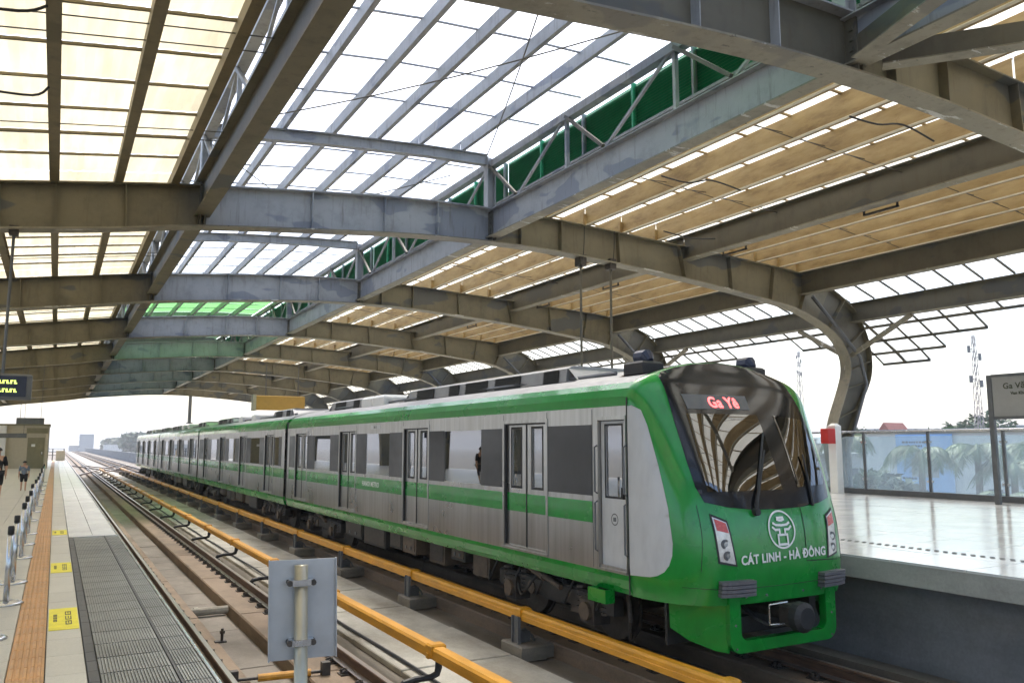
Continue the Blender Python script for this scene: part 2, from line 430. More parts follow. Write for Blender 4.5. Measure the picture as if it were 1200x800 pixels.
def text_mesh(body, size, mat, extrude=.002, align='CENTER', space=1., bold=0.):
    cu = bpy.data.curves.new('t', 'FONT'); cu.body = body; cu.size = size; cu.extrude = extrude; cu.align_x = align
    cu.space_character = space; cu.offset = bold; cu.resolution_u = 3
    o = bpy.data.objects.new('t', cu); COL.objects.link(o)
    dg = bpy.context.evaluated_depsgraph_get(); dg.update()
    me = bpy.data.meshes.new_from_object(o.evaluated_get(dg)); bpy.data.objects.remove(o); bpy.data.curves.remove(cu)
    me.materials.clear(); me.materials.append(mat); return me

ZL, ZR = 1.05, 1.15       # left and right platform floor levels above rail head
EXEC_PARTS = True

# ================================================================== SETTING
GZ = -9.0
g = MB(); g.add([(-3000,-3000,GZ),(3000,-3000,GZ),(3000,3000,GZ),(-3000,3000,GZ)], [(0,1,2,3)])
tag(obj('ground', g, M_GROUND), kind='structure')
g = MB(); g.box(31, 38, -300, 900, GZ+.004, GZ+.05); tag(obj('road', g, M_ASPH), kind='structure')

YEND = 420; PEND = 96
# viaduct deck under the tracks
dk = obj('track_bed', MB().box(-.6, 9.75, -12, YEND, -1.4, -.42), M_BED); tag(dk, kind='structure')
# pale slabs laid between the two tracks, each its own piece
sm = MB().cbox(-.84, .84, 0, 2.03, -.08, 0, .012).mesh('centre_slab', M_SLAB)
y = 2.2; k = 0
while y < 62:
    put('centre_slab', sm, dk, (5.02+random.uniform(-.012, .012), y, -.345+random.uniform(-.008, .012)), (0, random.uniform(-.004, .004), random.uniform(-.004, .004))); y += 2.075
o = obj('centre_slab', MB().box(4.2, 5.84, y, YEND, -.42, -.35), M_SLAB, dk); tag(o, kind='stuff')
# bed slabs in the trough of the near track
sm = MB().cbox(-.27, .27, 0, 1.24, -.06, 0, .008).mesh('trough_slab', M_BED)
y = 3.0
while y < 42:
    put('trough_slab', sm, dk, (2.56, y, -.385+random.uniform(-.006, .006))); y += 1.255

# ---------------------------------------------------------------- railway tracks
rail_prof = [(-.07,-.17),(.07,-.17),(.07,-.155),(.012,-.135),(.010,-.045),(.036,-.033),(.036,-.006),(.028,0),(-.028,0),(-.036,-.006),(-.036,-.033),(-.010,-.045),(-.012,-.135),(-.07,-.155)]
def fast_mesh():
    m = MB(); m.box(-.17,.17,-.085,.085,-.21,-.188)
    for s in (-1, 1):
        m.box(s*.075, s*.135, -.055, .055, -.188, -.165)
        m.tube([(s*.15,-.05,-.17),(s*.09,-.05,-.145),(s*.075,.0,-.14),(s*.09,.05,-.145),(s*.15,.05,-.17)], .011, 5)
        m.cyl((s*.14,0,-.19),(s*.14,0,-.135), .018, 6)
    return m.mesh('rail_fastener', M_IRON)
FAST = fast_mesh()
def track(xc, label, pl, pr, nfast, y1):
    t = thing('railway_track', label, 'track', (xc, 0, -.42))
    for s in (-1, 1):
        x = xc+s*.7525
        obj('rail', MB().prism(rail_prof, lambda u, v, tt: (x+u, tt, v), -12, y1), M_RAIL, t)
        a, b = (pl if s < 0 else pr)
        y = -2.0
        mb = MB()
        pm = MB().cbox(a-x, b-x, 0, 4.12, -.22, 0, .02).mesh('plinth', M_PLINTH)
        while y < 60: put('plinth', pm, t, (x, y, -.205)); y += 4.15
        o = obj('plinth', MB().box(a, b, y, y1, -.42, -.21), M_PLINTH, t); tag(o, kind='stuff')
        yy = 3.6
        for i in range(nfast):
            put('rail_fastener', FAST, t, (x, yy+.6*i, 0))
        far = MB(); yf = yy+.6*nfast
        while yf < 130:
            far.box(x-.17, x+.17, yf-.08, yf+.08, -.21, -.15); yf += .6
        tag(obj('rail_fastener', far, M_IRON, t), kind='stuff')
    return t
T1 = track(2.66, 'empty railway track with rusty rails beside the left platform', (1.55, 2.24), (2.88, 3.74), 130, YEND)
T2 = track(7.60, 'railway track under the green and silver train', (6.45, 7.20), (8.0, 8.75), 90, YEND)
# crossover far down the line
cx = thing('rail_crossover', 'diagonal crossover rails joining the two tracks beyond the far cars', 'track', (5, 95, -.4))
for s in (-.75, .75):
    for (xa, ya, xb, yb) in ((2.66, 82, 7.6, 118), (7.6, 84, 2.66, 120)):
        m = MB(); m.bar((xa+s, ya, -.07), (xb+s, yb, -.07), .07, .14); obj('rail', m, M_RAIL, cx)
# small items lying in the near track
tb = thing('track_tie_bar', 'yellow sleeved bar with bolt ends lying across the empty track', 'rod', (2.55, 10.4, -.2))
obj('rod', MB().cyl((2.02, 10.42, -.16), (3.12, 10.30, -.16), .02, 8), M_IRON, tb)
obj('sleeve', MB().cyl((2.30, 10.39, -.16), (2.92, 10.322, -.16), .045, 10), M_YELLOW, tb)
for x, y in ((2.02, 10.42), (3.10, 10.302)):
    obj('clamp', MB().box(x-.05, x+.05, y-.05, y+.05, -.24, -.05), M_IRON, tb)
pp = thing('drain_pipe', 'grey concrete pipe lying across the trough of the empty track', 'pipe', (2.55, 15.6, -.38))
obj('pipe', MB().cyl((2.25, 15.6, -.30), (2.88, 15.6, -.30), .07, 10), M_SLAB, pp)
obj('collar', MB().cyl((2.30, 15.6, -.30), (2.37, 15.6, -.30), .085, 10), M_SLAB, pp)
for i, (x, y) in enumerate(((2.28, 8.75), (2.28, 12.7))):
    b = thing('track_bolt', ('rusty upright bolt beside the left rail, nearer one' if i == 0 else 'rusty upright bolt beside the left rail, farther one'), 'bolt', (x, y, -.21))
    obj('plate', MB().box(x-.1, x+.06, y-.05, y+.05, -.215, -.19), M_IRON, b)
    obj('shank', MB().cyl((x, y, -.2), (x, y, -.02), .02, 8), M_IRON, b)
    obj('nut', MB().cyl((x, y, -.09), (x, y, -.05), .038, 6), M_IRON, b)

# ---------------------------------------------------------------- third rails under yellow covers
def third_rail(x, side, label, clips, y0, y1, arm):
    t = thing('third_rail', label, 'third rail', (x, clips[0], -.4))
    # cover: inverted trough with a ridge on top and a stepped flank
    prof = [(-.082, .12), (-.082, .225), (-.06, .252), (.06, .252), (.082, .225), (.082, .12), (.070, .12), (.070, .215), (-.070, .215), (-.070, .12)]
    if arm == 'plate': prof = [(-.085, .12), (-.085, .185), (-.075, .19), (-.075, .235), (-.052, .262), (.052, .262), (.08, .235), (.08, .12), (.07, .12), (.07, .21), (-.065, .21), (-.065, .12)]
    seg = MB().prism(prof, lambda u, v, tt: (u, tt, v), 0, 4.14).mesh('cover', M_YELLOW)
    y = y0
    n = 0
    while y < y1:
        put('cover', seg, t, (x, y, 0)); y += 4.15
    o = obj('conductor', MB().box(x-.04, x+.04, y0, y, .11, .20), M_IRON, t)
    cm = MB(); cm.cbox(-.10, .10, -.08, .08, .14, .282, .02); cm.box(-.115, .115, -.035, .035, .12, .18)
    cm = cm.mesh('clip', M_YELLOW)
    if arm == 'plate':
        am = MB(); am.box(-.125, -.105, -.11, .11, -.30, .17); am.box(-.145, -.125, -.10, -.075, -.28, .17); am.box(-.145, -.125, .075, .10, -.28, .17)
        am.box(-.105, .10, -.03, .03, -.30, -.05); am.tube([(-.105,0,-.06),(.02,0,-.02),(.14,0,-.12),(.2,0,-.24)], .02, 6)
        am = am.mesh('support_plate', M_DSTEEL)
        bm_ = MB().cbox(-.20, .22, -.30, .30, -.40, -.20, .02); bm_.cbox(.22, .40, -.24, .24, -.40, -.22, .02)
        bm_ = bm_.mesh('base_block', M_BLOCK)
    else:
        am = MB(); am.tube([(-.46,0,-.20),(-.40,0,-.125),(-.26,0,-.10),(-.06,0,-.10),(.02,0,-.07),(.04,0,.0),(.04,0,.16)], [.042,.042,.038,.038,.042,.045,.04], 8)
        am.box(-.56, -.36, -.09, .09, -.215, -.19)
        am = am.mesh('support_arm', M_RUBBER)
        bm_ = MB().cbox(-.60, -.30, -.14, .14, -.40, -.21, .02).mesh('base_block', M_BLOCK)
    for c in clips:
        put('clip', cm, t, (x, c, 0)); put('support_plate' if arm == 'plate' else 'support_arm', am, t, (x, c, 0)); put('base_block', bm_, t, (x, c, 0))
    return t
third_rail(4.10, 1, 'yellow covered third rail beside the empty track, nearest the left platform', [5.05+4.15*i for i in range(22)], .9, 92, 'arm')
third_rail(6.08, -1, 'yellow covered third rail on concrete blocks along the near flank of the train', [6.4+4.15*i for i in range(22)], 2.25, 92, 'plate')
# black cable lying next to the near third rail and along the slabs
cb = obj('trackside_cable', MB().tube([(4.33, y, -.31+.01*math.sin(y*1.3)) for y in [2+.8*i for i in range(100)]], .022, 6), M_RUBBER)
tag(cb, 'black cable lying along the pale slabs beside the nearer yellow third rail', 'cable')

# ================================================================== LEFT PLATFORM
pl = obj('left_platform', MB().box(-12, 1.0, -12, PEND, -.4, ZL-.03), M_GROUT); tag(pl, kind='structure')
obj('platform_edge_slab', MB().box(.80, 1.06, -12, PEND, ZL-.32, ZL-.031), M_FASCIA, pl)
def tilefield(name, x0, x1, y0, y1, dx, dy, mat, parent, z, gap=.006, limit=300, th=.03):
    nx = max(1, round((x1-x0)/dx)); dx = (x1-x0)/nx
    tm = MB().cbox(gap/2, dx-gap/2, gap/2, dy-gap/2, -th, 0, .003).mesh(name, mat)
    n = 0; y = y0
    while y < y1 and n+nx <= limit:
        for i in range(nx): put(name, tm, parent, (x0+i*dx, y, z+random.uniform(-.0015, .0008))); n += 1
        y += dy
    if y < y1:
        m = MB()
        while y < y1:
            for i in range(nx): m.box(x0+i*dx+gap/2, x0+(i+1)*dx-gap/2, y+gap/2, min(y+dy, y1)-gap/2, z-th, z)
            y += dy
        tag(obj(name, m, mat, parent), kind='stuff')
# floor left of the tactile strip
tilefield('floor_tile', -1.42, -.20, 3, PEND, .6, .6, M_TILE, pl, ZL, limit=160)
tilefield('floor_tile', -11.4, -1.42, 12, PEND, 1.2, 1.2, M_TILE, pl, ZL, limit=180)
# tiles between the tactile strip and the mat
tilefield('floor_tile', .032, .288, 3, PEND, .3, .6, M_TILE, pl, ZL, limit=80)
# tactile strip: five ribs on every tile
tm = MB(); tm.box(.003, .227, .002, .298, -.03, .0)
for i in range(5):
    x = .016+i*.042
    tm.add([(x,.006,0),(x+.026,.006,0),(x+.020,.012,.009),(x+.006,.012,.009),(x,.294,0),(x+.026,.294,0),(x+.020,.288,.009),(x+.006,.288,.009)],
           [(0,1,2,3),(4,7,6,5),(0,3,7,4),(3,2,6,7),(2,1,5,6)])
tm = tm.mesh('tactile_tile', M_TACT)
y = 3.6; n = 0
while n < 200: put('tactile_tile', tm, pl, (-.20, y, ZL+.001)); y += .3; n += 1
m = MB()
while y < PEND: m.box(-.197, .027, y+.002, y+.298, ZL-.03, ZL+.008); y += .3
tag(obj('tactile_tile', m, M_TACT, pl), kind='stuff')
# ribbed grey mat along the edge up to Y = 16.2
MATY = 16.2
tilefield('mat_border_tile', .292, .362, 3.0, MATY, .07, .30, M_MATB, pl, ZL+.002, gap=.003)
def ribmat(x0, x1, nr):
    m = MB(); w = x1-x0; m.box(.003, w-.003, .004, .466, -.03, -.006)
    for i in range(nr):
        a = .005+i*(w-.01)/nr; m.box(a, a+(w-.01)/nr*.58, .012, .458, -.0058, .004)
    return m.mesh('ribbed_mat', M_MAT)
for x0, x1, nr in ((.365, .832, 22), (.852, 1.04, 9)):
    me = ribmat(x0, x1, nr); y = 3.2
    while y < MATY-.4: put('ribbed_mat', me, pl, (x0, y, ZL)); y += .47
obj('mat_divider', MB().box(.834, .850, 3.2, MATY, ZL-.03, ZL+.004), M_MATB, pl)
obj('edge_strip', MB().cbox(1.043, 1.068, 3.0, PEND, ZL-.06, ZL+.006, .005), M_CHROME, pl)
# pale polished tiles beyond the mat
tilefield('edge_tile', .292, 1.04, MATY, PEND, .374, .6, M_TILEF, pl, ZL, limit=120)
obj('mat_threshold', MB().box(.292, 1.04, MATY-.12, MATY-.006, ZL-.03, ZL+.005), M_TILEF, pl)
# yellow floor notices
for i, (y0, y1) in enumerate(((8.16, 9.2), (11.75, 12.7), (16.6, 17.5))):
    lab = ['yellow floor notice with dark print nearest the camera', 'yellow floor notice in the middle of the three', 'yellow floor notice farthest along the platform'][i]
    t = thing('floor_notice', lab, 'floor notice', (.16, y0, ZL), 'yellow floor notices')
    obj('sheet', MB().box(.045, .278, y0, y1, ZL+.001, ZL+.004), M_YMARK, t)
    # two rows of worn, unreadable characters running along the platform
    m = MB()
    random.seed(3+i)
    for x, w, a, b in ((.20, .05, .20, .86), (.095, .03, .36, .72)):
        k = 3
        for q in range(k):
            ya = y0+(y1-y0)*(a+(b-a)*q/k); yb = y0+(y1-y0)*(a+(b-a)*(q+.78)/k)
            m.box(x-w/2, x-w/2+.009, ya, yb, ZL+.0045, ZL+.0052); m.box(x+w/2-.009, x+w/2, ya, yb, ZL+.0045, ZL+.0052)
            m.box(x-w/2+.009, x+w/2-.009, ya, ya+(yb-ya)*.2, ZL+.0045, ZL+.0052)
            m.box(x-.004, x+.004, ya+(yb-ya)*.35, yb, ZL+.0045, ZL+.0052)
            if q % 2 == 0: m.box(x-w/2+.009, x+w/2-.009, yb-(yb-ya)*.2, yb, ZL+.0045, ZL+.0052)
    obj('lettering', m, M_INK, t)

# queue stanchions
st = thing('queue_stanchion', '', 'stanchion', (0, 0, 0), 'queue posts along the tactile strip')
ms = MB().lathe([(.155, 0), (.155, .012), (.13, .026), (.05, .034)], (0,0,0), 20); obj('base', ms, M_CHROME, st, True)
obj('post', MB().lathe([(.027, .03), (.027, .68)], (0,0,0), 14), M_CHROME, st, True)
obj('belt_head', MB().lathe([(.030, .68), (.030, .75), (.024, .762)], (0,0,0), 14), M_RUBBER, st, True)
ys = [8.05, 9.72, 11.14, 13.5, 15.25, 17.0, 19.9, 22.4, 24.6, 27.5, 30.5, 33.2, 36.5, 40.0]
nth = ['nearest queue post, cut by the left picture edge', 'second queue post from the camera', 'third queue post from the camera', 'fourth queue post from the camera', 'fifth queue post from the camera', 'sixth queue post from the camera', 'seventh queue post from the camera', 'eighth queue post from the camera', 'ninth queue post from the camera', 'tenth queue post from the camera', 'eleventh queue post from the camera', 'third queue post from the far end', 'queue post next to the farthest one', 'farthest queue post of the row']
for i, y in enumerate(ys):
    o = st if i == 0 else copy_tree(st)
    o.location = (-.345+random.uniform(-.02, .02)-(.06 if i in (0,) else 0), y, ZL)
    o['label'] = 'brushed steel ' + nth[i]

# kiosk at the far end of the left platform
kx0, kx1, ky = -3.3, -.42, 64.0
kz = thing('platform_kiosk', 'beige clad room with olive door near the far end of the left platform', 'kiosk', (-1.9, ky, ZL))
obj('wall', MB().box(kx0, kx1, ky, ky+5, ZL, ZL+2.86), M_BEIGE, kz)
obj('roof', MB().box(kx0-.05, kx1+.05, ky-.06, ky+5.05, ZL+2.86, ZL+2.97), M_OLIVE, kz)
dr = obj('door', MB().box(-1.65, -.66, ky-.05, ky+.02, ZL+.02, ZL+2.05), M_OLIVE, kz)
obj('notice', MB().box(-1.42, -1.2, ky-.06, ky-.048, ZL+1.45, ZL+1.62), M_WHITE, dr)
obj('handle', MB().box(-.80, -.75, ky-.09, ky-.05, ZL+.95, ZL+1.1), M_CHROME, dr)
obj('sign_band', MB().box(-1.75, -.5, ky-.045, ky-.002, ZL+2.35, ZL+2.70), M_OLIVE, kz)
obj('pilaster', MB().box(-.6, -.45, ky-.04, ky-.001, ZL, ZL+2.3), M_RENDER2, kz)
obj('pilaster', MB().box(kx0+.02, kx0+.4, ky-.3, ky-.001, ZL, ZL+2.84), M_RENDER1, kz)
for nm, lab, x0, x1, y, z0, z1 in (('hanging_sign', 'dark strip sign hanging above the kiosk roof', -1.72, -.55, 46, 3.62, 3.92),
                                   ('hanging_sign', 'dark strip sign hanging in front of the kiosk wall', -2.9, -1.35, 50, 2.98, 3.22)):
    t = thing(nm, lab, 'sign', ((x0+x1)/2, y, z0))
    obj('panel', MB().cbox(x0, x1, y-.06, y+.06, z0, z1, .015), M_DSTEEL, t)
    for x in (x0+.15, x1-.15): obj('hanger', MB().cyl((x, y, z1), (x, y, 6.6), .012, 6), M_DSTEEL, t)
t = thing('navy_sign', 'small navy blue sign at the left picture edge above the people', 'sign', (-2.2, 33, 3))
obj('panel', MB().cbox(-2.9, -1.75, 32.94, 33.06, 2.92, 3.22, .015), M_NAVY, t)
obj('hanger', MB().cyl((-2.2, 33, 3.2), (-2.2, 33, 6.5), .012, 6), M_DSTEEL, t)
# departure display on its pole under the second arch
dd = thing('departure_display', 'dark departure display with yellow green text hanging at the left picture edge', 'display', (-1.0, 18.0, 3.4))
obj('case', MB().cbox(-2.1, -.46, 17.9, 18.1, 3.46, 3.95, .03), M_DSTEEL, dd)
sc = obj('screen', MB().box(-2.02, -.55, 17.885, 17.899, 3.52, 3.90), M_NAVY, dd)
m = MB()
random.seed(5)
for z in (3.60, 3.76):
    for x0 in (-1.72, -1.0):
        x = x0
        for q in range(5):
            m.box(x, x+.028, 17.879, 17.8845, z, z+.068); m.box(x+.028, x+.05, 17.879, 17.8845, z+(.05 if q % 2 else 0), z+(.068 if q % 2 else .02)); x += .062
obj('lettering', m, M_LEDG, dd)
obj('pole', MB().cyl((-.95, 18, 3.95), (-.95, 18, 6.75), .028, 10), M_DSTEEL, dd)
obj('clamp', MB().box(-1.03, -.87, 17.9, 18.1, 6.62, 6.80), M_IRON, dd)
# stop marker seen from behind beside the near track
sg = thing('stop_marker', 'grey back of a metal board clamped to a round post beside the near track', 'sign', (1.52, 5.55, -.42))
def tl(p):   # slight lean and turn of the board
    a = R(-8); x, y, z = p; x -= 1.52; y -= 5.55
    return (1.52+x*math.cos(a)-y*math.sin(a)+(z-1.1)*-.028, 5.55+x*math.sin(a)+y*math.cos(a), z)
def tmb(m): m.v = [tl(p) for p in m.v]; return m
obj('post', tmb(MB().cyl((1.50, 5.50, -.42), (1.50, 5.50, 1.83), .044, 16)), M_GALVP, sg, True)
bd = obj('board', tmb(MB().box(1.30, 1.735, 5.548, 5.556, 1.22, 1.86)), M_SIGNB, sg)
for xe in (1.296, 1.731): obj('edge_fold', tmb(MB().box(xe, xe+.008, 5.530, 5.560, 1.216, 1.864)), M_SIGNB, bd)
for z in (1.34, 1.72):
    cl = obj('clamp', tmb(MB().box(1.44, 1.56, 5.45, 5.47, z-.02, z+.02).box(1.42, 1.462, 5.47, 5.546, z-.02, z+.02).box(1.538, 1.58, 5.47, 5.546, z-.02, z+.02)), M_CHROME, sg)
    for x in (1.425, 1.575):
        obj('bolt', tmb(MB().cyl((x, 5.535, z), (x, 5.455, z), .02, 8)), M_IRON, cl)

# ================================================================== RIGHT PLATFORM
pr = obj('right_platform', MB().box(9.78, 23.5, -12, PEND, -1.4, ZR-.30), M_WALL); tag(pr, kind='structure')
obj('deck_slab', MB().box(9.5, 23.5, -12, PEND, ZR-.295, ZR-.031), M_FASCIA, pr)
tilefield('floor_tile', 9.5, 21.5, -2, PEND, 1.0, 1.0, M_TILEW, pr, ZR, gap=.009, limit=300)
m = MB()
y = -2
obj('ledge', MB().box(9.45, 9.776, -12, PEND, -.42, -.24), M_BED, pr)
sm = MB().lathe([(.035, 0), (.03, .006), (.02, .008)], (0,0,0), 8).mesh('tactile_stud', M_DSTEEL)
for i in range(130):
    put('tactile_stud', sm, pr, (10.78, 2+.13*i, ZR+.0005)); put('tactile_stud', sm, pr, (10.88, 2.065+.13*i, ZR+.0005))

# glass railing along the outer edge
RX = 21.5
gr = thing('glass_railing', 'tall clear glass railing with dark posts along the right platform', 'railing', (RX, 12, ZR))
pm = MB().cbox(-.04, .04, -.03, .03, 0, 1.83, .01).mesh('post', M_DSTEEL)
gm = MB().box(-.006, .006, .06, 2.05, .10, 1.72).mesh('glass_panel', M_RGLASS)
cm = MB().box(-.03, .03, .03, .10, -.03, .03).mesh('clamp', M_CHROME)
py = [3.9+2.1*i for i in range(10)]
for y in py:
    put('post', pm, gr, (RX, y, ZR)); gl = put('glass_panel', gm, gr, (RX, y, ZR))
    for z in (.45, 1.55):
        put('clamp', cm, gl, (RX, y, ZR+z)); put('clamp', cm, gl, (RX, y+1.98, ZR+z))
obj('top_rail', MB().cyl((RX, -3, ZR+1.86), (RX, 22.0, ZR+1.86), .04, 10), M_CHROME, gr, True)
obj('base_kerb', MB().cbox(RX-.07, RX+.07, -3, 60, ZR, ZR+.16, .01), M_DSTEEL, gr)
# white post with a red call box at the end of the railing in view
cp = thing('call_point', 'rounded white post carrying a red box beside the train windscreen', 'call point', (20.9, 17.2, ZR))
obj('post', MB().cbox(20.95, 21.22, 17.08, 17.36, ZR, 3.28, .08), M_WHITE, cp)
obj('box', MB().cbox(20.62, 20.948, 17.08, 17.36, 2.66, 3.12, .02), M_RED, cp)
# station name board on the right platform
SB = thing('station_sign', 'grey station name board between dark posts on the right platform', 'sign', (20.3, 11.6, ZR))
lean = lambda x, y, z: (x, y, z)
SX = 20.5; SY = 11.95
obj('post', MB().box(SX-.05, SX+.05, SY-.05, SY+.07, ZR, 4.36), M_DSTEEL, SB)
obj('post', MB().box(SX-.05, SX+.05, SY-2.6, SY-2.48, ZR, 4.36), M_DSTEEL, SB)
bp = obj('board', MB().box(SX-.035, SX+.035, SY-2.47, SY-.06, 3.32, 4.30), M_SIGNG, SB)
obj('frame', MB().box(SX-.06, SX+.06, SY-2.47, SY-.06, 4.30, 4.37).box(SX-.06, SX+.06, SY-2.47, SY-.06, 3.25, 3.32), M_DSTEEL, SB)
for body, sz, z, yc in (('Ga Văn Khê', .20, 4.00, SY-.85), ('Van Khe Station', .10, 3.85, SY-.85)):
    me = text_mesh(body, sz, M_INK, .002, 'CENTER', 1.05, .004)
    put('lettering', me, bp, (SX-.038, yc, z), (R(90), 0, R(-90)))

# ================================================================== CANOPY
# (lower flange, upper flange) section points of one arch, left column foot to right column foot
PAIRS = [((-9.6,1.05),(-10.4,1.05)),((-9.55,2.6),(-10.45,2.4)),((-9.4,3.8),(-10.5,4.0)),((-8.9,4.75),(-10.3,5.3)),((-8.0,5.42),(-9.2,6.15)),((-6.0,6.02),(-6.4,6.82)),
 ((-4.0,6.38),(-4.2,7.16)),((-1.19,6.72),(-1.24,7.60)),((.56,6.95),(.5,7.85)),((2.42,7.24),(2.4,8.1)),((5.5,7.54),(5.5,8.40)),((7.4,7.69),(7.4,8.54)),((9.35,7.76),(9.35,8.6)),
 ((11.1,7.75),(11.1,8.58)),((12.75,7.67),(12.75,8.52)),((15.8,7.46),(15.6,8.38)),((18.2,7.22),(18.2,8.25)),((20.2,6.97),(20.6,8.08)),((21.4,6.60),(22.1,7.68)),
 ((22.25,6.15),(23.15,7.05)),((22.68,5.6),(23.68,6.25)),((22.76,5.05),(23.84,5.42)),((22.55,4.45),(23.68,4.72)),((22.05,3.45),(23.05,3.78)),((21.80,2.65),(22.62,2.93)),((21.85,1.9),(22.45,1.93)),((22.1,1.15),(22.6,1.15))]
LO = spline([p[0] for p in PAIRS], 4); UP = spline([p[1] for p in PAIRS], 4)
UPT = sorted(set(UP[20:73]))
def topz(x): return lerp_table(UPT, x)
def ribbon(pts, w, th, sgn):
    """flange plate following a 2D curve in XZ, width w along Y"""
    m = MB(); n = len(pts); vs = []
    for i, (x, z) in enumerate(pts):
        a = Vector((pts[max(i-1,0)][0], pts[max(i-1,0)][1])); b = Vector((pts[min(i+1,n-1)][0], pts[min(i+1,n-1)][1]))
        d = (b-a).normalized(); nx, nz = -d[1]*sgn*th, d[0]*sgn*th
        vs += [(x, -w/2, z), (x, w/2, z), (x+nx, w/2, z+nz), (x+nx, -w/2, z+nz)]
    fs = []
    for i in range(n-1):
        for k in range(4): fs.append((i*4+k, i*4+(k+1) % 4, i*4+4+(k+1) % 4, i*4+4+k))
    fs += [(0,1,2,3), ((n-1)*4+3, (n-1)*4+2, (n-1)*4+1, (n-1)*4)]
    return m.add(vs, fs)
def webmesh(a, b):
    m = MB(); vs = []; fs = []
    for i in range(a, b+1):
        (x0, z0), (x1, z1) = LO[i], UP[i]
        vs += [(x0, -.012, z0), (x0, .012, z0), (x1, .012, z1), (x1, -.012, z1)]
    n = b-a+1
    for i in range(n-1):
        for k in range(4): fs.append((i*4+k, i*4+(k+1) % 4, i*4+4+(k+1) % 4, i*4+4+k))
    fs += [(0,1,2,3), ((n-1)*4+3, (n-1)*4+2, (n-1)*4+1, (n-1)*4)]
    return m.add(vs, fs)
iA = 9*4; iB = 12*4; NP = len(LO)-1       # the piece of arch below the skylight lies between these
WEB_N = webmesh(iA, iB).mesh('web', M_STEELD); WEB_L = webmesh(0, iA).mesh('web', M_STEEL); WEB_M = webmesh(iA, iB).mesh('web', M_SKYLIT); WEB_R = webmesh(iB, 72).mesh('web', M_STEEL); WEB_C = webmesh(72, NP).mesh('column_web', M_STEELD)  # WEB_M is paler: light from the skylight is in its colour
BOT = ribbon(LO, .42, .03, -1).mesh('lower_flange', M_FLANGE)
TOP_L = ribbon(UP[:iA+1], .38, .028, 1).mesh('upper_flange', M_STEEL); TOP_M = ribbon(UP[iA:iB+1], .38, .028, 1).mesh('upper_flange', M_SKYLIT)
TOP_R = ribbon(UP[iB:], .38, .028, 1).mesh('upper_flange', M_STEEL)
STIFF = []
for i in range(14, NP, 1):
    pass
def stiffener(i, mat):
    (x0, z0), (x1, z1) = LO[i], UP[i]
    a = Vector((x0, 0, z0)); b = Vector((x1, 0, z1)); d = (b-a).normalized(); r = Vector((d.z, 0, -d.x))*.009
    m = MB()
    for s0, s1 in ((-.17, -.0125), (.0125, .17)):
        vs = [a-r, a+r, b+r, b-r]
        m.add([v+Vector((0, s0, 0)) for v in vs]+[v+Vector((0, s1, 0)) for v in vs], [(0,1,2,3),(7,6,5,4),(0,4,5,1),(1,5,6,2),(2,6,7,3),(3,7,4,0)])
    return m.mesh('stiffener', mat)
for i in (18, 22, 25, 28, 30, 33, 39, 42, 45, 50, 53, 57, 60, 63, 66, 69, 74, 79, 84, 88, 92, 96):
    STIFF.append((LO[i][0], stiffener(i, M_SKYLIT if iA < i < iB else M_STEEL)))
SPL = MB().box(9.36, 9.40, -.2, .2, 7.74, 8.62).box(9.46, 9.49, -.2, .2, 7.74, 8.62)
for z in (7.9, 8.05, 8.2, 8.35): SPL.box(9.33, 9.36, -.15, -.09, z, z+.05).box(9.33, 9.36, .09, .15, z, z+.05)
SPL = SPL.mesh('splice_plate', M_STEELD)
SPL2 = MB().box(2.36, 2.40, -.2, .2, 7.22, 8.12).box(2.46, 2.5, -.2, .2, 7.22, 8.12).mesh('splice_plate', M_STEELD)
FR_Y = [-3.4, 7.15] + [18+10.4*i for i in range(8)]
names = ['arch frame behind and above the camera', 'nearest arch frame, crossing the top right corner with peeling paint', 'large arch frame whose column stands beside the train nose', 'third arch frame from the camera', 'fourth arch frame from the camera', 'fifth arch frame from the camera', 'sixth arch frame from the camera', 'third arch frame from the far end of the roof', 'second arch frame from the far end of the roof', 'last arch frame at the far mouth of the station']
for k, yf in enumerate(FR_Y):
    t = thing('arch_frame', 'painted steel ' + names[k] if k != 1 else 'painted steel ' + names[k], 'steel arch', (0, yf, 0), 'steel arches carrying the roof')
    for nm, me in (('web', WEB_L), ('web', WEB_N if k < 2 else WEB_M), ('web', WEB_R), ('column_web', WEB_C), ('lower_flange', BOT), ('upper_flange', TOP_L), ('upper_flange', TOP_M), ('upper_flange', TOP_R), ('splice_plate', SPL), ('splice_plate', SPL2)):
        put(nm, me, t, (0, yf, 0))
    for x, me in STIFF: put('stiffener', me, t, (0, yf, 0))

# ---- longitudinal I beams between the arches (each bay its own piece)
def ibeam_mesh(name, x, z0, z1, w, L, mat, fmat):
    m = MB(); m.box(x-.012, x+.012, .0, L, z0+.02, z1-.02); m.box(x-w/2, x+w/2, 0, L, z1-.02, z1)
    f = MB().box(x-w/2, x+w/2, 0, L, z0-.004, z0+.022)
    return m.mesh(name, mat), f.mesh('bottom_flange', fmat)
L0 = 10.4
def bays():
    for k in range(len(FR_Y)-1): yield k, FR_Y[k]+.02, (FR_Y[k+1]-FR_Y[k]-.04)/L0
def beams(parent, name, x, z0, z1, w, mat, fmat):
    me, fe = ibeam_mesh(name, x, z0, z1, w, L0, mat, fmat)
    for k, y, s in bays():
        o = put(name, me, parent, (0, y, 0), None, (1, s, 1)); f = put('bottom_flange', fe, None, (0, 0, 0)); f.parent = o
NOTE = {}
rs = thing('right_roof', 'tan purlin roof slope with bright gaps over the right platform', 'roof', (15, 10, 7))
lr = thing('left_roof', 'cream translucent roof slope over the left platform', 'roof', (-3, 10, 7))
sk = thing('skylight', 'raised white and green glazed skylight over the tracks with lattice sides', 'skylight', (5.9, 10, 8))
ev = thing('eave_canopy', 'stepped glazed eave of small white panes outside the right columns', 'canopy', (24, 10, 6))
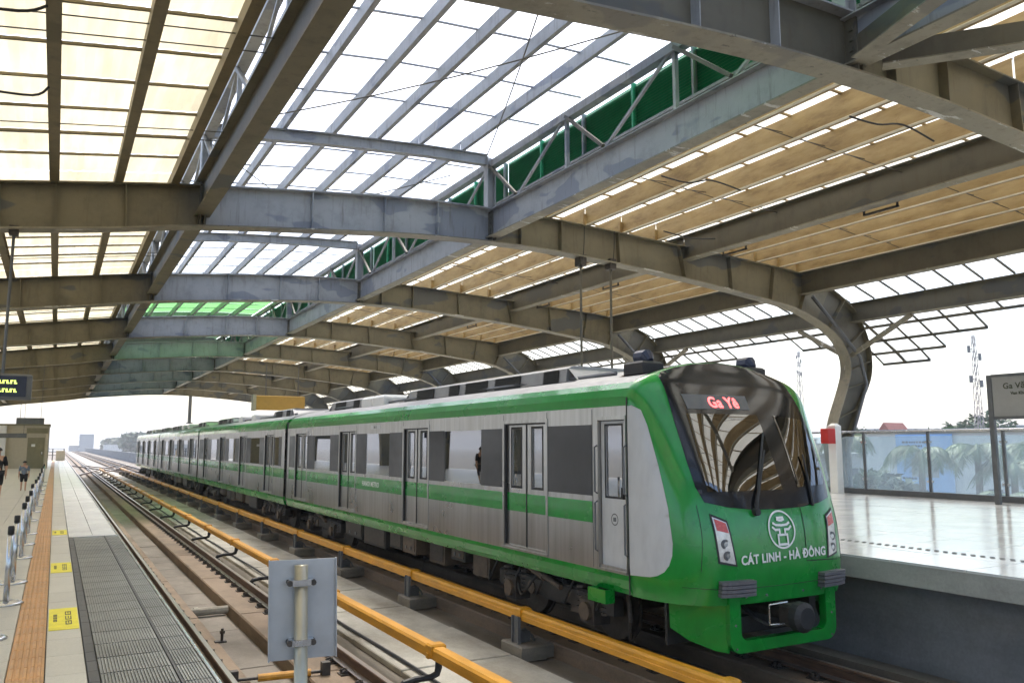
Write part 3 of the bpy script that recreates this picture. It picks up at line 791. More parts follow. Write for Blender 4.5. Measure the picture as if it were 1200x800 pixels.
beams(rs, 'longitudinal_beam', 9.42, 7.86, 8.56, .30, M_SKYLIT, M_FLANGE)
beams(rs, 'longitudinal_beam', 15.9, 8.0, 8.72, .34, M_STEELD, M_FLANGE)
beams(rs, 'longitudinal_beam', 20.8, 7.42, 8.12, .34, M_STEELD, M_FLANGE)
beams(ev, 'gutter_beam', 23.2, 6.70, 7.34, .34, M_STEELD, M_FLANGE)
beams(lr, 'longitudinal_beam', 2.43, 7.46, 8.22, .32, M_STEEL, M_STEEL)
beams(lr, 'longitudinal_beam', -4.4, 6.55, 7.1, .30, M_STEELD, M_FLANGE)

# ---- purlins
def purlin(x, z, h, mat, lip=.07, name='purlin', face=1):
    m = MB(); m.box(x, x+.012, 0, L0, z, z+h); m.box(x+.012, x+lip, 0, L0, z, z+.012); m.box(x+.012, x+lip, 0, L0, z+h-.012, z+h)
    return m.mesh(name, mat)
RP = [9.95, 11.12, 12.36, 13.60, 14.84, 16.75, 17.75, 18.75, 19.75, 20.6]
PH = .54
cleat = MB().box(-.10, -.002, -.05, .05, .02, .34).box(-.10, .10, -.06, .06, 0, .02).mesh('cleat', M_PURLIN)
for x in RP:
    me = purlin(x, topz(x)+.035, PH, M_PURLIN)
    lp = MB().box(x-.075, x-.001, 0, L0, topz(x)+.035, topz(x)+.055).mesh('lip', M_LITLIP)
    for k, y, s in bays():
        o = put('purlin', me, rs, (0, y, 0), None, (1, s, 1)); f = put('lip', lp); f.parent = o
        if 0 < k < 5:
            put('cleat', cleat, rs, (x, FR_Y[k+1]-.02, topz(x)+.03))
LP = [1.78, .72, -.42, -1.58, -2.74, -3.9, -5.1, -6.3, -7.5]
for x in LP:
    me = purlin(x, topz(x)+.03, .24, M_LPURLIN, .16)
    for k, y, s in bays(): put('purlin', me, lr, (0, y, 0), None, (1, s, 1))
# ---- roof sheets, one piece per field between battens
def sheets(parent, xs, zf, mat, nrow, indiv, name='roof_sheet', bays_in=None, gap=.012, corr=0, matf=None):
    n = 0; far = {}
    for a, b in zip(xs, xs[1:]):
        me = None
        dy = L0/nrow
        za, zb = zf(a), zf(b)
        mm = {}
        for k, y, s in bays():
            if bays_in and k not in bays_in: continue
            for r in range(nrow):
                mt = matf(k, r, a) if matf else mat
                if indiv(k, a, r) and n < 298:
                    if mt.name not in mm:
                        q = MB()
                        if corr:
                            nc = corr; vs = []; fs = []
                            for i in range(nc+1):
                                f = i/nc; vs += [(a+(b-a)*f, gap, za+(zb-za)*f+(.018 if i % 2 else 0)), (a+(b-a)*f, dy-gap, za+(zb-za)*f+(.018 if i % 2 else 0))]
                            for i in range(nc): fs.append((2*i, 2*i+2, 2*i+3, 2*i+1))
                            q.add(vs, fs)
                        else: q.add([(a,gap,za),(b,gap,zb),(b,dy-gap,zb),(a,dy-gap,za)], [(0,1,2,3)])
                        mm[mt.name] = q.mesh(name, mt)
                    put(name, mm[mt.name], parent, (0, y+r*dy*s, random.uniform(-.004, .004)), None, (1, s, 1)); n += 1
                else:
                    q = far.setdefault(mt.name, MB()); y0 = y+r*dy*s; y1 = y0+dy*s
                    q.add([(a,y0+gap,za),(b,y0+gap,zb),(b,y1-gap,zb),(a,y1-gap,za)], [(0,1,2,3)])
    for mn, q in far.items(): tag(obj(name, q, MATS[mn], parent), kind='stuff')
def battens(parent, xs, zf, nrow, w, h, mat, name='batten', off=0.):
    dy = L0/nrow; m = MB()
    for a, b in zip(xs, xs[1:]): m.bar((a, 0, zf(a)+off), (b, 0, zf(b)+off), w, h)
    me = m.mesh(name, mat); n = 0
    for k, y, s in bays():
        for r in range(1, nrow):
            if n < 298: put(name, me, parent, (0, y+r*dy*s, 0)); n += 1
zr = lambda x: topz(x)+.035+PH+.012
zl = lambda x: topz(x)+.03+.24+.012
RXS = [9.97]+RP[1:]+[21.0]
sheets(rs, RXS, zr, M_CLEARR, 9, lambda k, a, r: k in (1, 2, 3), corr=0)
battens(rs, [9.97, 11.12, 13.6, 16.75, 18.75, 21.0], zr, 9, .05, .035, M_PURLIN, 'batten', -.012)
LXS = [1.9]+LP[1:]+[-8.8]
sheets(lr, LXS, zl, M_CREAM, 9, lambda k, a, r: k in (1, 2, 3) and a > -3.95, corr=10)
battens(lr, [1.9, .72, -1.58, -3.9, -6.3, -8.8], zl, 9, .04, .04, M_LPURLIN, 'batten', -.03)
# sag rods under the left sheets, in pairs
m = MB()
for k, y, s in bays():
    for f in (.34, .385, .70, .745):
        yy = y+L0*s*f
        for a, b in zip([2.3]+LP, LP): m.cyl((a, yy, topz(a)+.10), (b, yy, topz(b)+.10), .010, 5)
tag(obj('sag_rod', m, M_STEELD, lr), kind='stuff')
m = MB()
for k, y, s in bays():
    for f in (.33, .66):
        yy = y+L0*s*f
        for a, b in zip(RP, RP[1:]):
            m.cyl((a, yy, topz(a)+.10), (b, yy+.25, topz(b)+.30), .010, 5); m.cyl((a, yy+.25, topz(a)+.30), (b, yy, topz(b)+.10), .010, 5)
tag(obj('sag_rod', m, M_IRON, rs), kind='stuff')

# ---- skylight monitor
def rz(x): return lerp_table([(2.4, 9.50), (3.6, 9.68), (5.0, 9.82), (6.1, 9.90), (7.6, 10.0), (9.3, 10.06)], x)
RIBX = [2.45, 3.6, 5.0, 6.1, 7.6, 9.3]
rib = MB()
pts = [(x, rz(x)) for x in RIBX]
vs = []; 
ribm = ribbon([(x, z-.26) for x, z in pts], .2, .018, -1); ribm2 = ribbon(pts, .2, .018, -1)
ribm.add(ribm2.v, ribm2.f)
for (xa, za), (xb, zb) in zip(pts, pts[1:]): ribm.add([(xa,-.008,za-.25),(xb,-.008,zb-.25),(xb,-.008,zb-.02),(xa,-.008,za-.02),(xa,.008,za-.25),(xb,.008,zb-.25),(xb,.008,zb-.02),(xa,.008,za-.02)], [(0,1,2,3),(7,6,5,4)])
RIBM = ribm.mesh('rib', M_SKYLIT)
POSTR = MB().box(9.28, 9.31, -.11, .11, 8.63, 10.0).box(9.49, 9.52, -.11, .11, 8.63, 10.0).box(9.31, 9.49, -.01, .01, 8.63, 10.0).mesh('post', M_SKYLIT)
POSTL = MB().box(2.36, 2.39, -.11, .11, 8.13, 9.48).box(2.54, 2.57, -.11, .11, 8.13, 9.48).box(2.39, 2.54, -.01, .01, 8.13, 9.48).mesh('post', M_SKYLIT)
for y in FR_Y:
    put('rib', RIBM, sk, (0, y, 0)); put('post', POSTR, sk, (0, y, 0)); put('post', POSTL, sk, (0, y, 0))
SP = [2.9, 4.05, 5.2, 6.3, 7.4, 8.55]
for x in SP:
    me = purlin(x, rz(x)+.002, .27, M_SKYLIT, .10, 'skylight_purlin')
    for k, y, s in bays(): put('skylight_purlin', me, sk, (0, y, 0), None, (1, s, 1))
SXS = [2.3]+SP[1:]+[9.85]
zs = lambda x: rz(x)+.29
M_GREEND = sheet('dark_green_skylight_sheet', (.09, .19, .09), .45, .0, .2)  # darker, more opaque green sheet for the far bays
GREENROW = lambda k, r, a: M_GREEND if k >= 5 else M_GREENS if (k == 4 or (k == 1 and r <= 1 and a > 6)) else M_SKYL
sheets(sk, SXS, zs, M_SKYL, 6, lambda k, a, r: k in (1, 2, 3, 4, 5), name='glazing_sheet', matf=GREENROW)
battens(sk, [2.3, 5.2, 7.4, 9.8], zs, 6, .04, .03, M_SKYLIT, 'glazing_bar', -.02)
# edge chords and the lattice between chord and girder
for k, y, s in bays():
    L = L0*s
    for x, zc, zb in ((9.42, 9.86, 8.575), (2.47, 9.36, 8.235)):
        obj('edge_chord', MB().box(x-.10, x+.10, y, y+L, zc, zc+.02).box(x-.10, x-.085, y, y+L, zc-.16, zc).box(x-.085, x+.1, y, y+L, zc-.16, zc-.145), M_SKYLIT, sk)
        np_ = 3; d = L/np_
        for i in range(np_):
            ya = y+i*d; yb = ya+d; ym = ya+d*.58
            obj('diagonal', MB().bar((x-.03, ya+.1, zc-.12), (x-.03, ym, zb+.06), .055, .055), M_SKYLIT, sk)
            obj('diagonal', MB().bar((x-.09, ym+.05, zb+.06), (x-.09, yb-.08, zc-.10), .07, .07), M_STEELD, sk)
            if i: obj('lattice_post', MB().box(x-.04, x+.04, ya-.04, ya+.04, zb, zc-.16), M_SKYLIT, sk)
            obj('gusset', MB().box(x-.012, x+.012, ym-.16, ym+.16, zb, zb+.16), M_SKYLIT, sk)
    # green louvers and the grey sill rails below them on the right flank
    x = 9.86
    npan = 6; d = L/npan
    for i in range(npan):
        m = MB(); n = 15
        for j in range(n):
            z = 8.98+j*.062
            m.add([(x, y+i*d, z), (x, y+(i+1)*d, z), (x+.075, y+(i+1)*d, z+.058), (x+.075, y+i*d, z+.058)], [(0,1,2,3)])
        m.box(x+.085, x+.095, y+i*d, y+(i+1)*d, 8.95, 9.95)
        lv = obj('louver_panel', m, M_LOUV, sk)
        obj('mullion', MB().box(x-.035, x+.06, y+i*d-.028, y+i*d+.028, 8.6, 9.95), M_LOUV if i % 2 else M_SKYLIT, lv)
    obj('louver_sill', MB().box(x-.10, x+.02, y, y+L, 8.90, 8.955), M_SKYLIT, sk)
    for z in (8.60, 8.71, 8.82): obj('sill_rail', MB().box(x-.05, x+.05, y, y+L, z, z+.05), M_STEELD, sk)
# thin brace rods crossing the skylight
for p, q in (((2.6, 17.9, 9.5), (9.2, 10.4, 10.2)), ((9.2, 17.8, 9.95), (5.6, 8.0, 10.2)), ((2.6, 28.2, 9.5), (9.2, 20, 10.1)), ((9.2, 28, 9.95), (2.7, 19.5, 9.7))):
    pv = [Vector(p).lerp(Vector(q), i/10)-Vector((0, 0, .18*math.sin(math.pi*i/10))) for i in range(11)]
    obj('brace_rod', MB().tube(pv, .014, 6), M_STEELD, sk)

# ---- glazed strip and stepped eave outside the columns
EVP = [(23.35, 6.98), (24.05, 6.62), (24.75, 6.22), (25.4, 5.86), (25.9, 5.52)]
sm = {}
barm = MB()
def quad_piece(parent, name, mat, c, gap=.0):
    q = MB(); q.add(c, [(0,1,2,3)]); return q
pane_m = {}
for k, y, s in bays():
    L = L0*s; n = 12; d = L/n
    for i in range(n):
        if k in (1, 2, 3):
            key = ('strip', round(d, 3))
            if key not in pane_m: pane_m[key] = MB().add([(20.98,.03,8.2),(23.1,.03,7.42),(23.1,d-.03,7.42),(20.98,d-.03,8.2)], [(0,1,2,3)]).mesh('eave_pane', M_EAVE)
            put('eave_pane', pane_m[key], ev, (0, y+i*d, 0))
        barm.bar((20.9, y+i*d, 8.19), (23.15, y+i*d, 7.38), .05, .05)
        yc = y+(i+.5)*d; dd_ = min(abs(yc-f) for f in FR_Y)
        rows = 4 if dd_ < .95 else 3 if dd_ < 1.9 else 2 if dd_ < 3.6 else 1
        for r in range(rows):
            (xa, za), (xb, zb) = EVP[r], EVP[r+1]
            if k in (1, 2, 3):
                key = (r, round(d, 3))
                if key not in pane_m: pane_m[key] = MB().add([(xa,.03,za),(xb,.03,zb),(xb,d-.03,zb),(xa,d-.03,za)], [(0,1,2,3)]).mesh('eave_pane', M_EAVE)
                put('eave_pane', pane_m[key], ev, (0, y+i*d, 0))
            barm.bar((xa, y+i*d, za-.02), (xb, y+i*d, zb-.02), .05, .05); barm.bar((xa, y+(i+1)*d-.01, za-.02), (xb, y+(i+1)*d-.01, zb-.02), .045, .045)
            barm.bar((xb, y+i*d, zb-.03), (xb, y+(i+1)*d, zb-.03), .07, .09)
tag(obj('glazing_bar', barm, M_STEELD, ev), kind='stuff')
obj('ridge_bar', MB().box(23.30, 23.36, -3, 90.8, 6.9, 7.0), M_STEELD, ev)
# knee braces and downpipes at the right columns
for k, yf in enumerate(FR_Y[1:6]):
    for s in (-1, 1):
        obj('knee_brace', MB().bar((22.9, yf+s*.12, 5.55), (23.15, yf+s*2.2, 6.66), .13, .13), M_FLANGE, ev)
    obj('downpipe', MB().tube([(21.0, yf-.26, 7.35), (22.2, yf-.30, 6.3), (23.1, yf-.30, 5.5), (23.35, yf-.30, 4.6), (22.8, yf-.30, 3.5), (22.3, yf-.3, 2.5), (22.3, yf-.3, 1.2)], .06, 8), M_DSTEEL, ev, True)

# diagonal wind braces meeting the girder at the nearest arch, top right corner
for p, q in (((9.25, 6.85, 8.02), (7.2, .2, 8.05)), ((9.75, 6.85, 8.02), (14.6, .9, 7.95))):
    wb = obj('wind_brace', MB().bar(p, q, .02, .34), M_STEELD, rs)
    obj('brace_flange', MB().bar(tuple(Vector(p)-Vector((0, 0, .17))), tuple(Vector(q)-Vector((0, 0, .17))), .24, .02), M_FLANGE, wb)
# wiring and small lamp brackets on the right roof
wires = [[(11.4,13.6),(12.0,13.4),(12.5,13.2),(13.3,13.1)], [(12.2,9.3),(12.7,9.1),(13.3,9.0),(14.2,9.0)], [(11.9,20.2),(12.8,20.0),(13.7,19.8)], [(14.2,16.9),(15.0,16.7),(15.8,16.6)]]
for w in wires:
    P3 = [(x, y, topz(x)-.02-.10*(i % 2)) for i, (x, y) in enumerate(w)]
    pp_ = spline(P3, 5); o = obj('wire', MB().tube(pp_, .018, 6), M_RUBBER, rs)
for y in (11.6, 16.2, 22.0, 26.4, 32.6):
    o = obj('lamp_bracket', MB().box(16.1, 16.16, y-.45, y+.45, 7.90, 7.94).box(16.1, 16.14, y-.45, y-.41, 7.9, 8.1).box(16.1, 16.14, y+.41, y+.45, 7.9, 8.1), M_IRON, rs)
wl = [[(-1.3, 13.2), (-.6, 13.1), (-.4, 13.0)], [(-1.6, 10.6), (-.7, 10.5), (-.4, 10.5)], [(-2.0, 22), (-1.0, 21.6), (-.4, 21.2)]]
for w in wl:
    P3 = [(x, y, topz(x)+.02-.10*(i % 2)) for i, (x, y) in enumerate(w)]
    obj('wire', MB().tube(spline(P3, 5), .018, 6), M_RUBBER, lr)
# two hanging rods over the train
for i, (x, y) in enumerate(((12.2, 18.0), (13.2, 18.0))):
    t = thing('hanging_rod', ('thin steel rod hanging from the second arch, left of a pair' if i == 0 else 'thin steel rod hanging from the second arch, right of a pair'), 'rod', (x, y, 5))
    obj('rod', MB().cyl((x, y, 4.7), (x, y, 7.68), .035, 8), M_STEELD, t)
    obj('clamp', MB().box(x-.1, x+.1, y-.14, y+.14, 7.45, 7.74), M_IRON, t)
    obj('cable', MB().tube(spline([(x, y-.2, 8.5), (x-.05, y-.24, 7.9), (x, y-.05, 7.4)], 5), .012, 5), M_RUBBER, t)
# orange sign box and a hanging post far down the right side
t = thing('orange_sign_box', 'orange box sign hanging above the roofs of the middle cars', 'sign', (11, 52, 4.6))
obj('box', MB().cbox(10.6, 13.6, 51.2, 51.6, 4.75, 5.65, .05), M_ORBOX, t)
obj('end_cap', MB().box(10.4, 10.598, 51.15, 51.65, 4.7, 5.7), M_BEIGE, t)
for x in (11.2, 13.2): obj('hanger', MB().cyl((x, 51.4, 5.62), (x, 51.4, 7.6), .03, 6), M_DSTEEL, t)
t = thing('hanging_post', 'dark post hanging from the far mouth of the roof above the train', 'post', (12, 88, 5))
obj('post', MB().box(11.85, 12.15, 90.2, 90.5, 4.9, 7.7), M_DSTEEL, t)
obj('foot', MB().box(11.7, 12.3, 90.1, 90.6, 4.8, 4.9), M_DSTEEL, t)

# ================================================================== TRAIN
XC = 7.6; HW = 1.5; YB = 8.05
ZW = [(.3,1.40),(.82,1.44),(1.0,1.485),(1.2,1.5),(3.10,1.5),(3.22,1.487),(3.32,1.445),(3.40,1.37),(3.47,1.24),(3.54,1.02),(3.61,.76),(3.67,.45),(3.70,.0)]
ZY = [(.3,7.1),(.82,7.03),(1.2,6.99),(1.6,7.02),(1.9,7.11),(2.2,7.22),(2.6,7.38),(3.0,7.575),(3.2,7.69),(3.35,7.80),(3.45,7.88),(3.55,7.95),(3.63,8.0),(3.70,8.04)]
NN, MM = 5.0, 2.0
def pchip(T):
    n = len(T); h = [T[i+1][0]-T[i][0] for i in range(n-1)]; d = [(T[i+1][1]-T[i][1])/h[i] for i in range(n-1)]
    m = [d[0]]+[0 if d[i-1]*d[i] <= 0 else (h[i-1]+h[i])*3/((2*h[i]+h[i-1])/d[i-1]+(h[i]+2*h[i-1])/d[i]) for i in range(1, n-1)]+[d[-1]]
    def f(x):
        x = max(T[0][0], min(T[-1][0], x)); i = 0
        while i < n-2 and x > T[i+1][0]: i += 1
        t = (x-T[i][0])/h[i]
        return (1+2*t)*(1-t)**2*T[i][1]+t*(1-t)**2*h[i]*m[i]+t*t*(3-2*t)*T[i+1][1]+t*t*(t-1)*h[i]*m[i+1]
    return f
fW, fY = pchip(ZW), pchip([(.3,7.1),(.82,7.03),(1.2,7.0),(1.6,7.03),(2.0,7.145),(2.6,7.385),(3.1,7.63),(3.35,7.79),(3.55,7.945),(3.64,8.005),(3.70,8.04)])
def ynose(u, z):
    w = max(fW(z), 1e-3); y0 = fY(z); t = min(abs(u)/w, 1)
    return YB-(YB-y0)*(1-t**NN)**(1/MM)
def xnose(y, z):
    w = fW(z); y0 = fY(z); q = min(1, max(0, (YB-y)/(YB-y0)))
    return w*(1-q**MM)**(1/NN)
def densify(poly, step=.05):
    out = []
    for a, b in zip(poly, poly[1:]+poly[:1]):
        n = max(1, int(math.hypot(b[0]-a[0], b[1]-a[1])/step))
        out += [(a[0]+(b[0]-a[0])*i/n, a[1]+(b[1]-a[1])*i/n) for i in range(n)]
    return out
def patch(name, poly, mapper, mat, parent, step=.06, thick=None):
    """flat outline cut into a fine grid, then laid onto the curved body"""
    poly = densify(poly, step)
    bm = bmesh.new(); f = bm.faces.new([bm.verts.new((p[0], p[1], 0)) for p in poly])
    for ax in (0, 1):
        lo = min(p[ax] for p in poly); hi = max(p[ax] for p in poly); v = lo+step
        while v < hi-1e-4:
            no = (1,0,0) if ax == 0 else (0,1,0); co = (v,0,0) if ax == 0 else (0,v,0)
            bmesh.ops.bisect_plane(bm, geom=bm.verts[:]+bm.edges[:]+bm.faces[:], plane_co=co, plane_no=no); v += step
    bmesh.ops.triangulate(bm, faces=bm.faces[:])
    off = wloc(parent)
    for v in bm.verts: v.co = Vector(mapper(v.co.x, v.co.y))-off
    bmesh.ops.recalc_face_normals(bm, faces=bm.faces)
    me = bpy.data.meshes.new(name); bm.to_mesh(me); bm.free(); me.materials.append(mat)
    for p in me.polygons: p.use_smooth = True
    o = bpy.data.objects.new(name, me); COL.objects.link(o); o.parent = parent
    # outward normals
    c = me.polygons[0]
    return o
def front(off): return lambda u, z: (XC+u, ynose(u, z)-off, z)
def side(off, s): return lambda y, z: (XC+s*(xnose(y, z)+off), y-off*.6, z)
def map_mesh(me, fn, parent, name):
    off = wloc(parent)
    for v in me.vertices: v.co = Vector(fn(*v.co))-off
    o = bpy.data.objects.new(name, me); COL.objects.link(o); o.parent = parent; return o

DZ0, DZ1 = 1.13, 2.94          # door opening
WZ0, WZ1 = 1.97, 2.87          # window band
def wall(x, sgn, y0, y1, holes):
    """side wall sheet with openings; sgn points outwards"""
    ys = sorted(set([y0, y1]+[h[0] for h in holes]+[h[1] for h in holes])); zs = sorted(set([1.06, 3.10]+[h[2] for h in holes]+[h[3] for h in holes]))
    m = MB()
    def hole(a, b):
        return any(h[0] <= a+1e-6 < h[1]-1e-6 and h[2] <= b+1e-6 < h[3]-1e-6 for h in holes)
    for i in range(len(ys)-1):
        for j in range(len(zs)-1):
            if hole(ys[i], zs[j]): continue
            a, b, c, d = ys[i], ys[i+1], zs[j], zs[j+1]
            m.add([(x,a,c),(x,b,c),(x,b,d),(x,a,d)], [(0,1,2,3)])
    for a, b, c, d in holes:
        xi = x-sgn*.07
        m.add([(x,a,c),(x,b,c),(x,b,d),(x,a,d),(xi,a,c),(xi,b,c),(xi,b,d),(xi,a,d)], [(0,1,5,4),(1,2,6,5),(2,3,7,6),(3,0,4,7)])
    return m
def leaf_mesh():
    w = .60; m = MB()
    a, b, c, d = .16, .44, 2.0, 2.86
    m.box(-.02, .02, 0, a, DZ0, DZ1); m.box(-.02, .02, b, w, DZ0, DZ1); m.box(-.02, .02, a, b, DZ0, c); m.box(-.02, .02, a, b, d, DZ1)
    return m.mesh('door', M_STAIN)
LEAF = leaf_mesh()
LEAFW = MB().box(-.004, .004, .165, .435, 2.005, 2.855).mesh('door_window', M_TGLASS)
LEAFG = MB().box(-.024, -.0205, .13, .16, 1.97, 2.89).box(-.024, -.0205, .44, .47, 1.97, 2.89).box(-.024, -.0205, .16, .44, 1.97, 2.0).box(-.024, -.0205, .16, .44, 2.86, 2.89).mesh('window_gasket', M_RUBBER)
LEAFS = MB().box(-.0225, -.0202, .0, .60, 1.63, 1.90).mesh('stripe', M_GREEN)
def wheelset(m):
    pass
def bogie(parent, yc):
    b = obj('bogie', MB().cbox(6.42, 6.58, yc-1.55, yc+1.55, .42, .66, .03).cbox(8.62, 8.78, yc-1.55, yc+1.55, .42, .66, .03).box(6.5, 8.7, yc-.3, yc+.3, .36, .70), M_DARK, parent)
    for s in (-1.05, 1.05):
        y = yc+s
        for x in (6.80, 8.28):
            w = MB()
            for (r, a, bb) in ((.42, x, x+.12), (.455, x+(.10 if x < 7.6 else 0), x+(.13 if x < 7.6 else .03))): w.cyl((a, y, .42), (bb, y, .42), r, 28)
            wo = obj('wheel', w, M_IRON, b)
            xo = x-.03 if x < 7.6 else x+.15
            obj('hub', MB().cyl((min(xo, x), y, .42), (max(xo, x), y, .42), .13, 14), M_BROWN, wo)
        obj('axle', MB().cyl((6.5, y, .42), (8.7, y, .42), .07, 10), M_IRON, b)
        obj('axle_box', MB().cbox(6.34, 6.60, y-.17, y+.17, .26, .60, .04), M_IRON, b)
        obj('axle_cap', MB().cyl((6.29, y, .42), (6.345, y, .42), .12, 14), M_BROWN, b)
        for q in (-.28, .28):
            m = MB()
            for i in range(5): m.cyl((6.47, y+q, .40+i*.07), (6.47, y+q, .435+i*.07), .085, 10)
            obj('spring', m, M_IRON, b)
    obj('air_spring', MB().lathe([(.20, 0), (.27, .05), (.27, .12), (.2, .17)], (6.75, yc, .68), 16), M_RUBBER, b)
    obj('damper', MB().cyl((6.38, yc-.35, .62), (6.38, yc+.5, .80), .04, 8).cyl((6.38, yc+.1, .70), (6.38, yc+.5, .80), .055, 8), M_BROWN, b)
    obj('brake_unit', MB().cbox(6.5, 6.8, yc-.62, yc-.42, .30, .62, .04), M_BROWN, b); obj('brake_cylinder', MB().cyl((6.40, yc+.52, .50), (6.62, yc+.52, .50), .10, 10), M_BROWN, b)
    obj('hose', MB().tube(spline([(6.4, yc+.3, .75), (6.3, yc+.45, .5), (6.36, yc+.75, .36), (6.4, yc+.95, .6)], 5), .02, 6), M_RUBBER, b)
def car(label, y0, y1, doors, lead, seed):
    rnd = random.Random(seed)
    t = thing('metro_car', label, 'train car', (XC, (y0+y1)/2, .0), 'cars of the metro train')
    holes = [(d-.61, d+.61, DZ0, DZ1) for d in doors]
    wins = []          # (panel y0, y1, pane y0, y1)
    ds = sorted(doors)
    for a, b in zip(ds, ds[1:]):
        p0, p1 = a+.66, b-.66; L = p1-p0; wins.append((p0, p1, p0+L*.26, p1-L*.24))
    if lead: wins.insert(0, (8.79, ds[0]-.65, None, None))
    else: wins.insert(0, (y0+.42, ds[0]-.66, y0+.75, ds[0]-.78))
    wins.append((ds[-1]+.66, y1-.22, None, None))
    wh = [(w[2], w[3], WZ0+.01, WZ1-.01) for w in wins if w[2]]
    ch = [(8.07, 8.63, DZ0, 2.93)] if lead else []
    for s, x in ((-1, XC-HW), (1, XC+HW)):
        obj('side_wall', wall(x, s, y0, y1, holes+wh+ch), M_STAIN, t)
        sk_ = MB()
        prof = [(s*1.5, 1.06), (s*1.5, 1.0), (s*1.478, .90), (s*1.445, .83), (s*1.40, .83), (s*1.40, 1.06)]
        sk_.prism(prof, lambda u, v, tt: (XC+u, tt, v), y0, y1); obj('skirt', sk_, M_GREEN, t)
        cv = [(s*1.5, 3.10), (s*1.487, 3.22), (s*1.445, 3.32), (s*1.37, 3.40), (s*1.30, 3.40), (s*1.42, 3.10)]
        o = obj('roof_cove', MB().prism(cv, lambda u, v, tt: (XC+u, tt, v), y0, y1), M_GREEN, t)
    rp = [(-1.37, 3.40), (-1.24, 3.47), (-1.02, 3.54), (-.76, 3.61), (-.45, 3.67), (0, 3.70), (.45, 3.67), (.76, 3.61), (1.02, 3.54), (1.24, 3.47), (1.37, 3.40)]
    rf = obj('roof', MB().prism(rp, lambda u, v, tt: (XC+u, tt, v), y0, y1), M_ROOFG, t)
    # interior: floor, ceiling, end walls, bench backs and grab poles
    obj('floor', MB().box(XC-1.39, XC+1.39, y0, y1, .95, 1.12), M_DARK, t)
    obj('ceiling', MB().box(XC-1.38, XC+1.38, y0, y1, 3.02, 3.09), M_WHITE, t)
    for yy in ((y0+1.6 if lead else y0, y1-.04)): obj('end_wall', MB().box(XC-1.4, XC+1.4, yy, yy+.04, .95, 3.06), M_GREYP, t)
    for w in wins[1:-1]:
        for s in (-1, 1):
            obj('bench', MB().cbox(XC+s*1.2-.22, XC+s*1.2+.2, w[0]+.1, w[1]-.1, 1.45, 1.56, .03).box(XC+s*1.38-.05, XC+s*1.38+.02, w[0]+.1, w[1]-.1, 1.5, 1.95), M_NAVY, t)
    for dd__ in ds:
        for s in (-.35, .35): obj('grab_pole', MB().cyl((XC, dd__+s*3, 1.12), (XC, dd__+s*3, 3.02), .018, 6), M_CHROME, t)
    # doors
    for d in ds:
        for yy in (d-.605, d+.005):
            lf = put('door', LEAF, t, (XC-HW+.06, yy, 0)); put('door_window', LEAFW, lf, (XC-HW+.06, yy, 0)); put('window_gasket', LEAFG, lf, (XC-HW+.06, yy, 0)); put('stripe', LEAFS, lf, (XC-HW+.06, yy, 0))
            lf2 = put('door', LEAF, t, (XC+HW-.045, yy, 0)); put('door_window', LEAFW, lf2, (XC+HW-.045, yy, 0))
        x = XC-HW
        fr = MB().box(x-.012, x+.02, d-.665, d-.612, DZ0-.03, DZ1+.05).box(x-.012, x+.02, d+.612, d+.665, DZ0-.03, DZ1+.05).box(x-.012, x+.02, d-.611, d+.611, DZ1+.002, DZ1+.05).box(x-.035, x+.02, d-.665, d+.665, DZ0-.055, DZ0-.031)
        obj('door_frame', fr, M_STAIN, t)
        obj('door_seal', MB().box(x+.030, x+.045, d-.012, d+.012, DZ0, DZ1), M_RUBBER, t)
        for yy in (d-.608, d+.588): obj('door_seal', MB().box(x+.005, x+.038, yy, yy+.020, DZ0, DZ1-.002), M_RUBBER, t)
        obj('door_seal', MB().box(x+.005, x+.038, d-.587, d+.587, DZ1-.022, DZ1-.002), M_RUBBER, t)
    # dark window bands with panes
    x = XC-HW
    for i, (a, b, c, d) in enumerate(wins):
        if c is None:
            if b-a > .15: obj('dark_panel', MB().box(x-.006, x+.01, a, b, WZ0, WZ1+.01), M_DARKPAN, t)
        else:
            obj('dark_panel', MB().box(x-.006, x+.01, a, c-.005, WZ0, WZ1), M_DARKPAN, t); obj('dark_panel', MB().box(x-.006, x+.01, d+.005, b, WZ0, WZ1), M_DARKPAN, t)
            obj('window', MB().box(x+.004, x+.012, c, d, WZ0+.01, WZ1-.01), M_TGLASS, t)
            obj('window', MB().box(XC+HW-.012, XC+HW-.004, c, d, WZ0+.01, WZ1-.01), M_TGLASS, t)
        obj('stripe', MB().box(x-.004, x+.005, a-.0, b+.0, 1.63, 1.90), M_GREEN, t)
        # vertical sheet joints beside the bands
        for yy in (a-.012, b+.012): obj('panel_joint', MB().box(x-.003, x+.004, yy-.006, yy+.006, 1.08, 3.08), M_DSTEEL, t)
    if not lead: obj('stripe', MB().box(x-.004, x+.005, y0+.02, wins[0][0]-.03, 1.63, 1.90), M_GREEN, t)
    # roof equipment
    for a, b in (((9.9, 16.9), (19.3, 22.6)) if lead else ((y0+1.2, y0+4.4), (y1-5.6, y1-1.4))):
        pf = [(-.95, 3.50), (-.92, 3.76), (-.80, 3.81), (.80, 3.81), (.92, 3.76), (.95, 3.50)]
        def fn(u, v, tt): return (XC+u, tt, v)
        m = MB(); m.prism(pf, fn, a+.35, b-.35)
        m.add([(XC-.93, a, 3.52), (XC+.93, a, 3.52), (XC+.9, a+.352, 3.77), (XC-.9, a+.352, 3.77)], [(0,1,2,3)]); m.add([(XC-.93, b, 3.52), (XC+.93, b, 3.52), (XC+.9, b-.352, 3.77), (XC-.9, b-.352, 3.77)], [(0,1,2,3)])
        ac = obj('air_conditioner', m, M_ROOFG, t)
        n = int((b-a-.9)/1.1)
